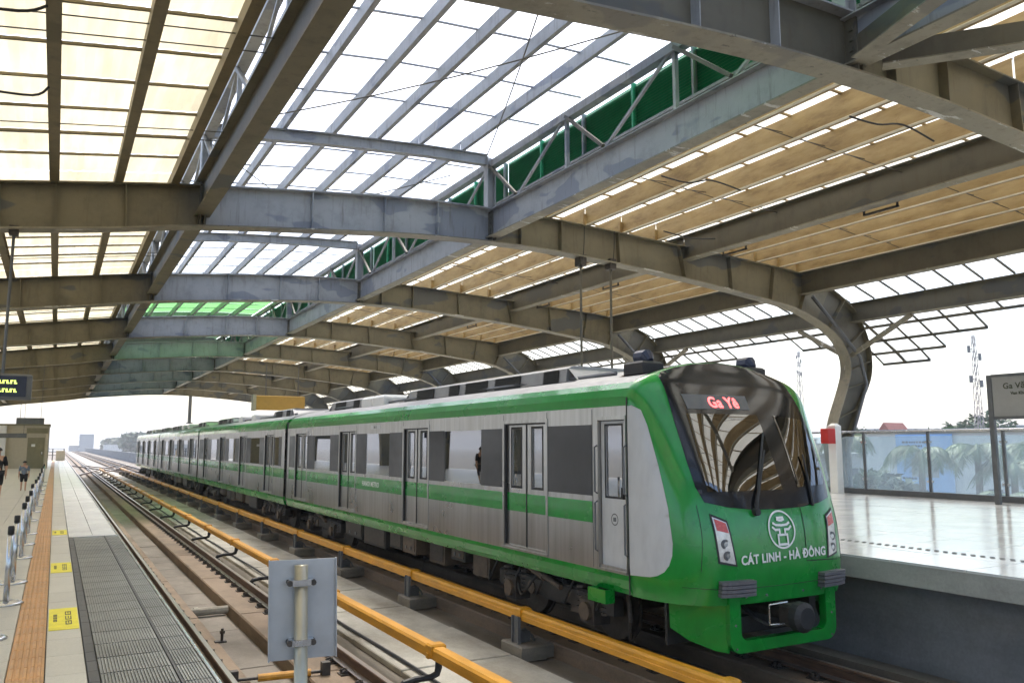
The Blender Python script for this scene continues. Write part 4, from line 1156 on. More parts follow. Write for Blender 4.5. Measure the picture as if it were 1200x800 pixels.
        for i in range(n):
            ya = a+.55+i*(b-a-1.1)/n; g = MB(); wd = .9 if i % 3 else .45
            g.add([(XC-.951, ya, 3.56), (XC-.951, ya+wd, 3.56), (XC-.930, ya+wd, 3.76), (XC-.930, ya, 3.76)], [(0,1,2,3)])
            for j in range(6): g.box(XC-.965+j*.003, XC-.945+j*.003, ya, ya+wd, 3.57+j*.032, 3.582+j*.032)
            obj('grille', g, M_RUBBER, ac)
        obj('base_rail', MB().box(XC-1.02, XC-.96, a, b, 3.50, 3.55), M_RUBBER, ac)
    for yy in ([17.8, 18.6] if lead else [y0+6.5, y0+9.0]):
        obj('roof_hatch', MB().cbox(XC-1.05, XC-.2, yy, yy+.75, 3.52, 3.78, .06), M_WHITE, t)
    obj('roof_cable', MB().tube([(XC-.9+.05*math.sin(i), y0+1+i*.7, 3.60) for i in range(int((y1-y0-2)/.7))], .03, 6), M_DSTEEL, t)
    # underframe
    b1, b2 = (10.35, 21.9) if lead else (y0+2.5, y1-2.6)
    bogie(t, b1); bogie(t, b2)
    obj('underframe', MB().box(XC-1.2, XC+1.2, y0+.2, y1-.2, .84, .95), M_DARK, t)
    yy = b1+1.95
    while yy < b2-2.4:
        w = rnd.uniform(.5, 1.4); h = rnd.uniform(.28, .46); xo = rnd.uniform(6.28, 6.5); k = rnd.random()
        if k < .72:
            e = obj('equipment_box', MB().cbox(xo, 7.5, yy, yy+w, .84-h, .84, .02), M_BROWN if rnd.random() < .6 else M_DARK, t)
            obj('lid', MB().box(xo-.015, xo-.002, yy+.06, yy+w-.06, .84-h+.05, .80), M_BROWN if rnd.random() < .5 else M_IRON, e)
            if rnd.random() < .6:
                for q in (.3, .65): obj('latch', MB().box(xo-.03, xo-.016, yy+w*q, yy+w*(q+.08), .84-h+.08, .84-h+.14), M_DSTEEL, e)
        else:
            e = obj('air_tank', MB().tube([(6.55, yy, .62), (6.55, yy+.06, .62), (6.55, yy+w-.06, .62), (6.55, yy+w, .62)], [.10, .17, .17, .10], 16), M_BROWN, t, True)
            obj('strap', MB().cyl((6.55, yy+w*.3, .62), (6.55, yy+w*.3+.04, .62), .178, 16), M_IRON, e)
        yy += w+rnd.uniform(.12, .4)
    obj('air_pipe', MB().tube([(6.42, y0+.5+i*.9, .80-.015*(i % 2)) for i in range(int((y1-y0-1)/.9))], .022, 6), M_IRON, t)
    for q in range(5):
        yy = b1-1.4+q*.75; obj('hose', MB().tube(spline([(6.45, yy, .84), (6.36, yy+.1, .55), (6.42, yy+.3, .42), (6.5, yy+.42, .75)], 4), .018, 5), M_RUBBER, t)
    return t
D1 = [10.54, 14.75, 18.98, 23.18]
lead = car('leading car with green sloped nose, black windscreen and lettering, nearest the camera', 8.05, 24.74, D1, True, 1)
seam = obj('end_seam', MB().box(XC-1.45, XC+1.45, 24.742, 25.10, .95, 3.3), M_RUBBER, lead)
c2 = car('second car of the green and silver train', 25.10, 42.2, [27.2, 31.45, 35.7, 39.95], False, 2)
obj('end_seam', MB().box(XC-1.45, XC+1.45, 42.202, 42.55, .95, 3.3), M_RUBBER, c2)
for i, lab in ((1, 'third car of the green and silver train'), (2, 'last car of the train, farthest from the camera')):
    c = copy_tree(c2); c.location.y += 17.45*i; c['label'] = lab
# small round number on the roof edge and the operator name on the stripe
me = text_mesh('HANOI METRO', .15, M_WHITE, .001, 'CENTER', 1.1, .003)
put('lettering', me, lead, (XC-HW-.006, 17.3, 1.715), (R(90), 0, R(-90)))
pt = obj('number_plate', MB().box(XC-HW-.006, XC-HW+.002, 16.75, 17.35, 2.96, 3.05), M_SILVERP, lead)
me = text_mesh('04 1', .085, M_INK, .001, 'CENTER', 1.3, .002); put('lettering', me, lead, (XC-HW-.008, 17.05, 2.975), (R(90), 0, R(-90)))

# ---- cab nose
m = MB(); zs_ = [.82, .9, 1.0, 1.1, 1.2, 1.4, 1.6, 1.8, 1.95, 2.1, 2.3, 2.5, 2.7, 2.85, 3.0, 3.1, 3.16, 3.22, 3.27, 3.32, 3.36, 3.40, 3.435, 3.47, 3.505, 3.54, 3.575, 3.61, 3.64, 3.67, 3.69]
NA = 56; vs = []; fs = []
for z in zs_:
    w = fW(z); y0 = fY(z)
    for i in range(NA+1):
        a = math.pi*i/NA; c = math.cos(a); s = math.sin(a)
        vs.append((XC-w*math.copysign(abs(c)**(2/NN), c), YB-(YB-y0)*abs(s)**(2/MM), z))
for j in range(len(zs_)-1):
    for i in range(NA): fs.append((j*(NA+1)+i, j*(NA+1)+i+1, (j+1)*(NA+1)+i+1, (j+1)*(NA+1)+i))
vs.append((XC, YB, 3.70)); n = len(vs)-1; j = len(zs_)-1
for i in range(NA): fs.append((j*(NA+1)+i, j*(NA+1)+i+1, n))
fs.append(tuple(range(NA, -1, -1)))
ns = obj('nose_shell', m.add(vs, fs), M_GREEN, lead, True); smooth_angle(ns, 50)
for sgn, nm in ((-1, 'l'), (1, 'r')):
    q = [(8.045, 3.09), (7.95, 3.10), (7.84, 3.04), (7.755, 2.85), (7.68, 2.62), (7.60, 2.38), (7.527, 2.13), (7.46, 1.88), (7.42, 1.65), (7.40, 1.5), (7.405, 1.36), (7.44, 1.25), (7.50, 1.17), (7.59, 1.12), (7.69, 1.095), (8.045, 1.075)]
    patch('quarter_panel', q, side(.004, sgn), M_SILVERP, lead, .05)
# black mask round the windscreen, running up over the brow
mk = [(-1.04, 1.965), (-.77, 1.905), (-.42, 1.868), (0, 1.858), (.42, 1.868), (.77, 1.905), (1.04, 1.965), (1.10, 2.14), (1.12, 2.43), (1.13, 2.88), (1.12, 3.10), (1.09, 3.36), (1.08, 3.47), (.98, 3.54), (.74, 3.605), (.44, 3.66), (0, 3.695), (-.44, 3.66), (-.74, 3.605), (-.98, 3.54), (-1.08, 3.47), (-1.09, 3.36), (-1.12, 3.10), (-1.13, 2.88), (-1.12, 2.43), (-1.10, 2.14)]
patch('windscreen_mask', mk, front(.005), M_MASK, lead, .05)
m = MB(); rp2 = [(-1.13, 3.513), (-1.02, 3.546), (-.76, 3.616), (-.45, 3.676), (0, 3.706), (.45, 3.676), (.76, 3.616), (1.02, 3.546), (1.13, 3.513)]
obj('brow_cap', MB().add([(XC+u, YB-.005, z) for u, z in rp2]+[(XC+u, YB+.62, z) for u, z in rp2], [(i, i+1, i+10, i+9) for i in range(8)]), M_BLACKG, lead, True)
ws = patch('windscreen', [(-.975, 2.08), (.19, 2.08), (.21, 3.0), (-.94, 3.0)], front(.010), M_WS, lead, .06)
ws2 = patch('windscreen', [(.46, 2.10), (1.05, 2.13), (1.03, 2.95), (.50, 3.0)], front(.010), M_WS, lead, .06)
led = patch('destination_display', [(-.89, 3.06), (.13, 3.06), (.16, 3.245), (-.90, 3.245)], front(.010), M_DSTEEL, lead, .06)
me = text_mesh('Ga Yê', .19, M_LEDR, .001, 'LEFT', 1.05, .004)
map_mesh(me, lambda x, y, z: (XC-.53+x, ynose(-.53+x, 3.085+y)-.014-z, 3.085+y), led, 'lettering')
me = text_mesh('CÁT LINH - HÀ ĐÔNG', .142, M_WHITE, .002, 'LEFT', 1.08, .004)
wmax = max(v.co.x for v in me.vertices); k = 1.40/wmax
map_mesh(me, lambda x, y, z: (XC-.69+x*k, ynose(-.69+x*k, 1.262+.022*x*k+y)-.008-z, 1.262+.022*x*k+y), lead, 'lettering')
# city emblem: a two roofed gate in a ring
eb = []
def strokes(path, w):
    out = []
    for a, b in zip(path, path[1:]):
        d = Vector((b[0]-a[0], b[1]-a[1])); L = d.length; d.normalize(); nrm = Vector((-d[1], d[0]))*w/2
        ext = d*w*.35
        out.append([(a[0]-ext[0]+nrm[0], a[1]-ext[1]+nrm[1]), (b[0]+ext[0]+nrm[0], b[1]+ext[1]+nrm[1]), (b[0]+ext[0]-nrm[0], b[1]+ext[1]-nrm[1]), (a[0]-ext[0]-nrm[0], a[1]-ext[1]-nrm[1])])
    return out
paths = [[(-.055, .115), (-.02, .105), (.02, .105), (.055, .115)], [(-.05, .135), (.05, .135)], [(-.13, .075), (-.09, .055), (0, .048), (.09, .055), (.13, .075)],
         [(-.15, .03), (-.11, .0), (-.045, .0)], [(.15, .03), (.11, .0), (.045, .0)], [(-.045, 0), (-.045, -.06)], [(.045, 0), (.045, -.06)],
         [(-.075, -.06), (.075, -.06), (.075, -.17), (-.075, -.17), (-.075, -.06)]]
em = MB(); layer = 0
for pth in paths:
    for qd in strokes(pth, .026):
        em.add([(XC+.0+u, ynose(u, 1.625+z)-.009-layer*.00015, 1.625+z) for u, z in qd], [(0,1,2,3)]); layer += 1
ring = [(math.cos(2*math.pi*i/48), math.sin(2*math.pi*i/48)) for i in range(48)]
vs = []
for c, s in ring: vs += [(XC+.200*c, ynose(.2*c, 1.625+.200*s)-.009, 1.625+.200*s), (XC+.222*c, ynose(.222*c, 1.625+.222*s)-.009, 1.625+.222*s)]
em.add(vs, [(2*i, 2*i+1, (2*i+3) % 96, (2*i+2) % 96) for i in range(48)])
obj('emblem', em, M_WHITE, lead)
# hatch joint to the right of the emblem
m = MB()
hl = [(.40, 1.885), (.385, 1.6), (.37, 1.245)]; hl2 = [(.37, 1.245), (.7, 1.235), (1.02, 1.215)]
for path in (hl, hl2):
    pts = densify(path, .04)[:-1]
    pts = [p for p in pts if True]
    n = sum(max(1, int(math.hypot(b[0]-a[0], b[1]-a[1])/.04)) for a, b in zip(path, path[1:])); pts = pts[:n]
    m.tube([(XC+u, ynose(u, z)-.002, z) for u, z in pts], .005, 4)
obj('hatch_joint', m, M_RUBBER, lead)
for path in ([(-1.30, 1.02), (-.9, 1.0), (0, .99), (.9, 1.0), (1.30, 1.02)], [(-.40, 1.865), (-.40, 1.80)], [(-1.16, 1.2), (-1.13, 1.55), (-1.13, 1.93)], [(1.16, 1.2), (1.13, 1.55), (1.13, 1.93)]):
    pts = []
    for a, b in zip(path, path[1:]):
        for i in range(8): pts.append((a[0]+(b[0]-a[0])*i/8, a[1]+(b[1]-a[1])*i/8))
    pts.append(path[-1]); obj('panel_seam', MB().tube([(XC+u, ynose(u, z)-.0005, z) for u, z in pts], .0035, 4), M_RUBBER, lead)
for u, z in ((-.62, .90), (-.3, .90), (.3, .90), (.62, .90), (-.78, .345), (.78, .345), (-.79, .6), (.79, .6)):
    obj('bolt', MB().cyl((XC+u, ynose(u, max(z, .82))-.012 if z > .8 else 7.02, z), (XC+u, ynose(u, max(z, .82))+.01 if z > .8 else 7.04, z), .014, 8), M_CHROME, lead)
# lamps
for s in (-1, 1):
    F = lambda o_: (lambda u, z: (XC+s*u, ynose(u, z)-o_, z))
    hb = patch('headlight', [(1.02, 1.84), (.815, 1.758), (.745, 1.245), (.985, 1.29)], F(.006), M_RUBBER, lead, .05)
    patch('lens', [(1.0, 1.806), (.836, 1.738), (.771, 1.272), (.965, 1.315)], F(.010), M_LENS, hb, .05)
    patch('tail_lamp', [(.985, 1.785), (.848, 1.730), (.828, 1.62), (.972, 1.655)], F(.014), M_TAILR, hb, .05)
    for z, u in ((1.50, .885), (1.37, .868)):
        o_ = MB(); yy = ynose(u, z)
        o_.cyl((XC+s*u, yy-.013, z), (XC+s*u, yy+.01, z), .055, 16); lr_ = obj('lamp', o_, M_DSTEEL, hb)
        obj('bulb', MB().cyl((XC+s*u, yy-.018, z), (XC+s*u, yy-.0135, z), .030, 12), M_CHROME, lr_)
    # ribbed bumper pads
    bp_ = MB()
    for j in range(4):
        z = .945+j*.045
        us = [.56+.055*i for i in range(9)]
        pts = [(XC+s*u, ynose(u, z)-.055, z) for u in us]
        for a, b in zip(pts, pts[1:]): bp_.bar(a, b, .10, .037)
    obj('bumper_pad', bp_, M_GREYP, lead)
    # side plates of the lower apron
    pl_ = MB()
    pr2 = [(7.08, .30, .86), (7.08, .99, .86), (7.62, .99, 1.26), (7.62, .52, 1.24), (7.45, .40, 1.12), (7.2, .31, .94)]
    vs = [(XC+s*u, y, z) for y, z, u in pr2] + [(XC+s*(u-.03), y+.01, z) for y, z, u in pr2]
    pl_.add(vs, [(0,1,2,3,4,5), (11,10,9,8,7,6)]+[(i, (i+1) % 6, 6+(i+1) % 6, 6+i) for i in range(6)])
    o_ = obj('apron_side', pl_, M_GREEN, lead)
# front frame of the apron with rounded corners
def rrect(u, z0, z1, r, n=5):
    p = [(-u, z1)]
    p += [(-u+r-r*math.cos(i*math.pi/2/n), z0+r-r*math.sin(i*math.pi/2/n)) for i in range(n+1)]
    p += [(u-r+r*math.sin(i*math.pi/2/n), z0+r-r*math.cos(i*math.pi/2/n)) for i in range(n+1)]
    p += [(u, z1)]
    return p
oo = rrect(.87, .29, 1.0, .16); ii = rrect(.70, .42, 1.0, .10)
ap = MB(); n = len(oo)
for y in (7.03, 7.13): ap.add([(XC+u, y, z) for u, z in oo]+[(XC+u, y, z) for u, z in ii], [(i, i+1, n+i+1, n+i) for i in range(n-1)])
ap.add([(XC+u, 7.03, z) for u, z in oo]+[(XC+u, 7.13, z) for u, z in oo], [(i, i+1, n+i+1, n+i) for i in range(n-1)])
ap.add([(XC+u, 7.03, z) for u, z in ii]+[(XC+u, 7.13, z) for u, z in ii], [(i, i+1, n+i+1, n+i) for i in range(n-1)])
obj('apron_frame', ap, M_GREEN, lead)
obj('apron_back', MB().box(XC-1.2, XC+1.2, 7.72, 7.76, .30, .90).box(XC-.72, XC-.2, 7.35, 7.7, .44, .60), M_DARK, lead)
cp_ = obj('coupler', MB().cyl((XC, 7.75, .68), (XC, 6.86, .66), .075, 12).cbox(XC-.13, XC+.13, 6.80, 7.0, .55, .79, .03), M_IRON, lead)
obj('coupler_head', MB().tube([(XC, 6.86, .66), (XC, 6.84, .66), (XC, 6.74, .66), (XC, 6.70, .66)], [.12, .17, .17, .12], 18), M_RUBBER, cp_)
obj('guide_handle', MB().tube([(XC-.12, 6.9, .58), (XC-.34, 6.95, .58), (XC-.34, 6.95, .80), (XC-.10, 6.9, .82)], .014, 8), M_CHROME, cp_)
obj('hose', MB().tube(spline([(XC-.25, 7.6, .85), (XC-.3, 7.2, .6), (XC-.1, 7.0, .55), (XC+.1, 7.3, .75)], 5), .022, 6), M_RUBBER, cp_)
# wiper
wp = obj('wiper', MB().tube([(XC-.37, ynose(-.37, 1.86)-.03, 1.83), (XC-.33, ynose(-.33, 1.95)-.05, 1.95), (XC+.06, ynose(.06, 2.55)-.05, 2.55)], [.028, .02, .012], 6), M_RUBBER, lead)
obj('blade', MB().bar((XC-.24, ynose(-.24, 2.1)-.03, 2.1), (XC+.17, ynose(.17, 2.76)-.03, 2.76), .018, .03), M_RUBBER, wp)
obj('pivot', MB().cyl((XC-.37, ynose(-.37, 1.84)-.06, 1.84), (XC-.37, ynose(-.37, 1.84)+.01, 1.84), .045, 10), M_RUBBER, wp)
wp = obj('wiper', MB().tube([(XC+.62, ynose(.62, 1.9)-.03, 1.88), (XC+.72, ynose(.72, 2.5)-.05, 2.5)], [.022, .012], 6), M_RUBBER, lead)
# roof aerials
for u in (-.92, .92):
    a = obj('aerial', MB().cbox(XC+u-.17, XC+u+.17, 8.22, 8.62, 3.53, 3.70, .03), M_RUBBER, lead)
    obj('dome', MB().tube([(XC+u, 8.28, 3.70), (XC+u, 8.34, 3.75), (XC+u, 8.5, 3.75), (XC+u, 8.56, 3.70)], [.05, .11, .11, .05], 10), M_NAVY, a)
# cab door
cd = obj('cab_door', MB().box(6.13, 6.17, 8.08, 8.18, DZ0, 2.92).box(6.13, 6.17, 8.52, 8.62, DZ0, 2.92).box(6.13, 6.17, 8.18, 8.52, DZ0, 1.98).box(6.13, 6.17, 8.18, 8.52, 2.86, 2.92), M_SILVERP, lead)
obj('door_window', MB().box(6.146, 6.154, 8.181, 8.519, 1.981, 2.859), M_TGLASS, cd)
obj('window_gasket', MB().box(6.126, 6.1295, 8.155, 8.18, 1.955, 2.885).box(6.126, 6.1295, 8.52, 8.545, 1.955, 2.885).box(6.126, 6.1295, 8.18, 8.52, 1.955, 1.98).box(6.126, 6.1295, 8.18, 8.52, 2.86, 2.885), M_RUBBER, cd)
obj('handle', MB().box(6.08, 6.128, 8.11, 8.15, 1.96, 2.1), M_RUBBER, cd)
m = MB()
vs = []
for i in range(24):
    c, s = math.cos(2*math.pi*i/24), math.sin(2*math.pi*i/24); vs += [(6.128, 8.35+.075*c, 1.70+.075*s), (6.128, 8.35+.060*c, 1.70+.060*s)]
m.add(vs, [(2*i, 2*i+1, (2*i+3) % 48, (2*i+2) % 48) for i in range(24)]); m.box(6.1265, 6.1285, 8.32, 8.38, 1.675, 1.725)
obj('door_badge', m, M_DSTEEL, cd)
for yy in (8.045, 8.66):
    for za, zb in ((1.28, 1.92), (2.0, 2.62)):
        obj('handrail', MB().tube([(6.10, yy, za), (6.05, yy, za+.03), (6.05, yy, zb-.03), (6.10, yy, zb)], .012, 6), M_DSTEEL, lead)
obj('cab_door_frame', MB().box(6.085, 6.11, 8.635, 8.70, DZ0-.03, 2.98).box(6.085, 6.11, 8.055, 8.067, DZ0-.03, 2.98).box(6.085, 6.11, 8.068, 8.634, 2.935, 2.98).box(6.07, 6.11, 8.055, 8.70, DZ0-.06, DZ0-.031), M_STAIN, lead)
obj('cab_seam', MB().box(6.094, 6.102, 8.02, 8.04, .84, 3.2), M_RUBBER, lead)
obj('foot_step', MB().box(6.02, 6.16, 8.42, 8.80, .68, .70).box(6.02, 6.05, 8.42, 8.80, .70, .84).box(6.05, 6.16, 8.42, 8.45, .70, .84).box(6.05, 6.16, 8.77, 8.80, .70, .84), M_GREEN, lead)
obj('sand_pipe', MB().tube([(6.5, 8.6, .84), (6.5, 8.55, .4), (6.6, 8.7, .15)], .03, 8), M_IRON, lead)

# ================================================================== PEOPLE
def person(label, x, y, z0, h, shirt, legs, swing=.12, facing=1):
    """one skinned body walking along the platform, with hair and clothes as separate surfaces"""
    k = h/1.75
    J = {'pel': (0,0,.95), 'wst': (0,.01,1.10), 'chs': (0,.02,1.32), 'nck': (0,.01,1.48), 'hd0': (0,0,1.56), 'hd1': (0,-.005,1.66), 'hd2': (0,0,1.735),
         'shl': (-.19,.01,1.42), 'ell': (-.25,.05,1.13), 'wrl': (-.26,-.06,.90), 'hal': (-.26,-.09,.80), 'shr': (.19,.01,1.42), 'elr': (.25,.03,1.13), 'wrr': (.25,.12,.92), 'har': (.25,.16,.83),
         'hpl': (-.10,0,.90), 'knl': (-.11,-swing*1.0,.50), 'anl': (-.11,-swing*.5,.09), 'tol': (-.12,-swing*.5-.16,.03), 'hpr': (.10,0,.90), 'knr': (.11,swing*.6,.50), 'anr': (.11,swing*2.0,.12), 'tor': (.12,swing*2.0-.13,.03)}
    RD = {'pel': .15, 'wst': .13, 'chs': .16, 'nck': .06, 'hd0': .075, 'hd1': .098, 'hd2': .07, 'shl': .07, 'ell': .045, 'wrl': .032, 'hal': .038, 'hpl': .10, 'knl': .06, 'anl': .042, 'tol': .04}
    for a in list(RD):
        if a.endswith('l') and a not in ('pel',): RD[a[:-1]+'r'] = RD[a]
    E = [('pel','wst'),('wst','chs'),('chs','nck'),('nck','hd0'),('hd0','hd1'),('hd1','hd2'),('chs','shl'),('shl','ell'),('ell','wrl'),('wrl','hal'),('chs','shr'),('shr','elr'),('elr','wrr'),('wrr','har'),
         ('pel','hpl'),('hpl','knl'),('knl','anl'),('anl','tol'),('pel','hpr'),('hpr','knr'),('knr','anr'),('anr','tor')]
    t = thing('person', label, 'person', (x, y, z0))
    def skin(name, joints, edges, grow, mat, root):
        ids = {j: i for i, j in enumerate(joints)}
        me = bpy.data.meshes.new(name); me.from_pydata([tuple(c*k*(1 if i != 1 else facing) for i, c in enumerate(J[j])) for j in joints], [(ids[a], ids[b]) for a, b in edges], [])
        o = bpy.data.objects.new(name, me); COL.objects.link(o)
        md = o.modifiers.new('s', 'SKIN'); md.use_smooth_shade = True; sd = o.modifiers.new('d', 'SUBSURF'); sd.levels = 1; sd.render_levels = 1
        for i, j in enumerate(joints):
            sv = me.skin_vertices[0].data[i]; sv.radius = ((RD[j]+grow)*k,)*2; sv.use_root = (j == root)
        dg = bpy.context.evaluated_depsgraph_get(); dg.update()
        m2 = bpy.data.meshes.new_from_object(o.evaluated_get(dg)); bpy.data.objects.remove(o)
        m2.materials.clear(); m2.materials.append(mat)
        p = bpy.data.objects.new(name, m2); COL.objects.link(p); p.parent = t; return p
    b = skin('body', list(J), E, 0, M_SKIN, 'pel')
    # fingers on both hands
    for s, jn in ((-1, 'hal'), (1, 'har')):
        fm = MB(); c = Vector(J[jn])
        for q in range(4): fm.tube([c+Vector((s*.01, -.025+q*.017, -.02)), c+Vector((s*.012, -.027+q*.018, -.075+.006*abs(q-1.5))), c+Vector((s*-.005, -.025+q*.017, -.11+.008*abs(q-1.4)))], [.009, .008, .006], 5)
        fm.tube([c+Vector((0, -.03, .01)), c+Vector((s*-.01, -.055, -.03)), c+Vector((s*-.01, -.06, -.06))], [.011, .01, .007], 5)
        fm.v = [(p[0]*k, p[1]*k*facing, p[2]*k) for p in fm.v]; me = fm.mesh('hand', M_SKIN); o = bpy.data.objects.new('hand', me); COL.objects.link(o); o.parent = t
    skin('shirt', ['pel','wst','chs','shl','ell','shr','elr'], [('pel','wst'),('wst','chs'),('chs','shl'),('shl','ell'),('chs','shr'),('shr','elr')], .018, shirt, 'wst')
    skin('shorts', ['pel','hpl','knl','hpr','knr'], [('pel','hpl'),('hpl','knl'),('pel','hpr'),('hpr','knr')], .025, legs, 'pel')
    hm = MB(); n = 12
    for j in range(6):
        a = j*math.pi/2/5; rr = .112*math.cos(a)+.001; hm.v += [(rr*math.cos(2*math.pi*i/n)*k, (rr*math.sin(2*math.pi*i/n)+.018)*k*facing, (1.645+.115*math.sin(a))*k) for i in range(n)]
        if j: hm.f += [((j-1)*n+i, (j-1)*n+(i+1) % n, j*n+(i+1) % n, j*n+i) for i in range(n)]
    me = hm.mesh('hair', M_HAIR, (0,0,0), True); o = bpy.data.objects.new('hair', me); COL.objects.link(o); o.parent = t
    fm = MB(); fm.tube([(0, -.095*k*facing, 1.64*k), (0, -.118*k*facing, 1.615*k), (0, -.1*k*facing, 1.605*k)], [.008*k, .016*k, .01*k], 6)
    me = fm.mesh('nose', M_SKIN); o = bpy.data.objects.new('nose', me); COL.objects.link(o); o.parent = t
    return t
person('person in black shirt and dark shorts walking away at the left picture edge', -1.36, 26.6, ZL, 1.50, M_BLACKC, M_BLACKC, .14, -1)
person('small person in blue grey shirt and dark shorts beyond the queue posts', -.88, 32.8, ZL, 1.02, M_BLUEC, M_BLACKC, .10, -1)

# ================================================================== BACKGROUND
def leafball(m, c, r, n, rnd, s=(.25, .5), sq=.8):
    for i in range(n):
        d = Vector((rnd.gauss(0, 1), rnd.gauss(0, 1), rnd.gauss(0, 1))).normalized()*(r*rnd.uniform(.55, 1.0)); d.z *= sq
        p = Vector(c)+d; q = rnd.uniform(*s)
        a = Vector((rnd.gauss(0, 1), rnd.gauss(0, 1), rnd.gauss(0, .6))).normalized(); b = a.cross(Vector((rnd.gauss(0, 1), rnd.gauss(0, 1), rnd.gauss(0, 1)))).normalized()
        m.add([p-a*q, p-b*q*.5, p+a*q, p+b*q*.5], [(0,1,2,3)])
def tree(label, x, y, top, rad, seed, mat=None, n=1800, group='trees beyond the tracks', z0=GZ, leaf=(.3, .6)):
    rnd = random.Random(seed); t = thing('tree', label, 'tree', (x, y, z0), group)
    h = top-z0; tr = MB(); tr.tube([(x, y, z0), (x+.1, y, z0+h*.3), (x-.1, y+.1, z0+h*.55), (x, y, z0+h*.8)], [.35, .27, .18, .06], 8)
    cr = MB()
    k = 11
    for i in range(k):
        a = rnd.uniform(0, 6.28); rr = rad*rnd.uniform(.15, .75); zz = z0+h*rnd.uniform(.5, .92); cc = (x+rr*math.cos(a), y+rr*math.sin(a), min(zz, top-rad*.3))
        tr.tube([(x, y, z0+h*.4), ((x+cc[0])/2, (y+cc[1])/2, (z0+h*.5+cc[2])/2), cc], [.12, .08, .03], 5)
        leafball(cr, cc, rad*rnd.uniform(.3, .5), n//k, rnd, leaf)
    obj('trunk', tr, M_BARK, t); obj('crown', cr, mat or M_LEAF, t); return t
def palm(label, x, y, top, rad, seed, group='palm trees beyond the glass railing'):
    rnd = random.Random(seed); t = thing('palm_tree', label, 'palm tree', (x, y, GZ), group)
    bx, by = rnd.uniform(-.6, .6), rnd.uniform(-.6, .6)
    pts = [(x+bx*(1-f)**2, y+by*(1-f)**2, GZ+(top-GZ)*f) for f in [i/8 for i in range(9)]]
    obj('trunk', MB().tube(pts, [.24-.012*i for i in range(9)], 9), M_BARK, t)
    for i in range(17):
        a = i*2.4+rnd.uniform(-.2, .2); up = rnd.uniform(.05, 1.1); L = rad*rnd.uniform(.85, 1.1); m = MB(); prev = None
        dirx, diry = math.cos(a), math.sin(a); spine = []
        for j in range(9):
            f = j/8; r = L*f*(1-.18*f*(1+up)); z = top+L*(up*.55*f-(.55+.35*up)*f*f*1.0); spine.append(Vector((x+dirx*r, y+diry*r, z)))
        m.tube(spine, [.03*(1-.8*j/8)+.004 for j in range(9)], 4)
        side_ = Vector((-diry, dirx, 0))
        for j in range(26):
            f = .12+.86*j/26; ii = min(7, int(f*8)); fr_ = f*8-ii; p = spine[ii].lerp(spine[ii+1], fr_); d = (spine[ii+1]-spine[ii]).normalized()
            ll = rad*.30*math.sin(math.pi*min(1, f*.8+.2))*rnd.uniform(.85, 1.15)
            for s in (-1, 1):
                tip = p+side_*s*ll*.8+d*ll*.45-Vector((0, 0, ll*rnd.uniform(.35, .7))); w = d*.035
                m.add([p-w, p+w, tip], [(0,1,2)])
        obj('frond', m, M_PALM, t)
    return t
palm('palm with a pale fresh top just right of the arch column', 37.5, 29.8, 3.0, 2.3, 11)
palm('broad palm in front of the white building, left of the blue banner', 38, 25.9, 2.3, 2.9, 12)
palm('palm whose fronds overlap the blue banner', 39.5, 23.9, 2.5, 2.7, 13)
palm('palm behind the post of the station sign', 40, 22.5, 1.7, 2.6, 14)
palm('palm at the right picture edge below the station sign', 44, 23.6, 2.5, 2.9, 15)
palm('low palm between the sign post and the white building', 36, 20.6, .4, 2.3, 16)
def building(label, x0, x1, y0, y1, top, mat, wins, roof=None, z0=GZ, name='building'):
    t = thing(name, label, 'building', ((x0+x1)/2, (y0+y1)/2, z0))
    obj('wall', MB().box(x0, x1, y0, y1, z0, top), mat, t)
    if roof == 'gable':
        m = MB(); ym = (y0+y1)/2; e = .4
        m.add([(x0-e, y0-e, top), (x0-e, y1+e, top), (x0-e, ym, top+1.9), (x1+e, y0-e, top), (x1+e, y1+e, top), (x1+e, ym, top+1.9)], [(0,1,2),(3,5,4),(0,2,5,3),(1,4,5,2),(0,3,4,1)]); obj('roof', m, M_ROOFT, t)
    else: obj('roof', MB().box(x0-.25, x1+.25, y0-.25, y1+.25, top, top+.25), M_RENDER3, t)
    rows, cols = wins
    wm = MB().box(-.05, .06, -.5, .5, 0, 1.3).mesh('window', M_WIN); fm = MB().box(-.09, -.051, -.6, .6, -.1, 0).mesh('sill', M_RENDER3)
    for r in range(rows):
        for c in range(cols):
            yy = y0+(y1-y0)*(c+.5)/cols; zz = top-2.4-3.1*r
            w = put('window', wm, t, (x0-.02, yy, zz)); put('sill', fm, w, (x0-.02, yy, zz))
    return t
B1 = building('white flat roofed building carrying the blue banner behind the palms', 60, 74, 31.5, 46, 3.6, M_RENDER1, (3, 2))
bb = thing('wall_banner', 'large pale blue printed banner on the white building', 'banner', (59.8, 40, -1))
obj('sheet', MB().box(59.80, 59.88, 38.1, 42.9, -1.0, 3.45), M_BILL, bb)
m = MB()
for z, a, b in ((2.75, 40.0, 42.3), (2.45, 40.6, 41.9), (2.05, 38.6, 42.0), (-.1, 41.2, 42.2)):
    yy = a
    rr = random.Random(int(z*100))
    while yy < b:
        w = rr.uniform(.08, .3); m.box(59.785, 59.795, yy, yy+w, z, z+.16); yy += w+.07
obj('print', m, M_NAVY, bb)
obj('picture', MB().box(59.786, 59.796, 39.3, 41.6, .1, 1.5), M_RENDER3, bb)
building('house with red gable roof beside the arch column', 114, 118, 82.3, 84.6, 4.2, M_RENDER2, (2, 2), 'gable', name='house')
building('cream block below the station sign at the right picture edge', 66, 80, 24.5, 31.0, 2.4, M_RENDER2, (3, 3))
building('pale low block left of the white building', 64, 76, 47, 56, 1.6, M_RENDER3, (2, 4))
building('grey block seen between the white building and the cream block', 90, 104, 40, 54, 4.2, M_RENDER3, (3, 5))
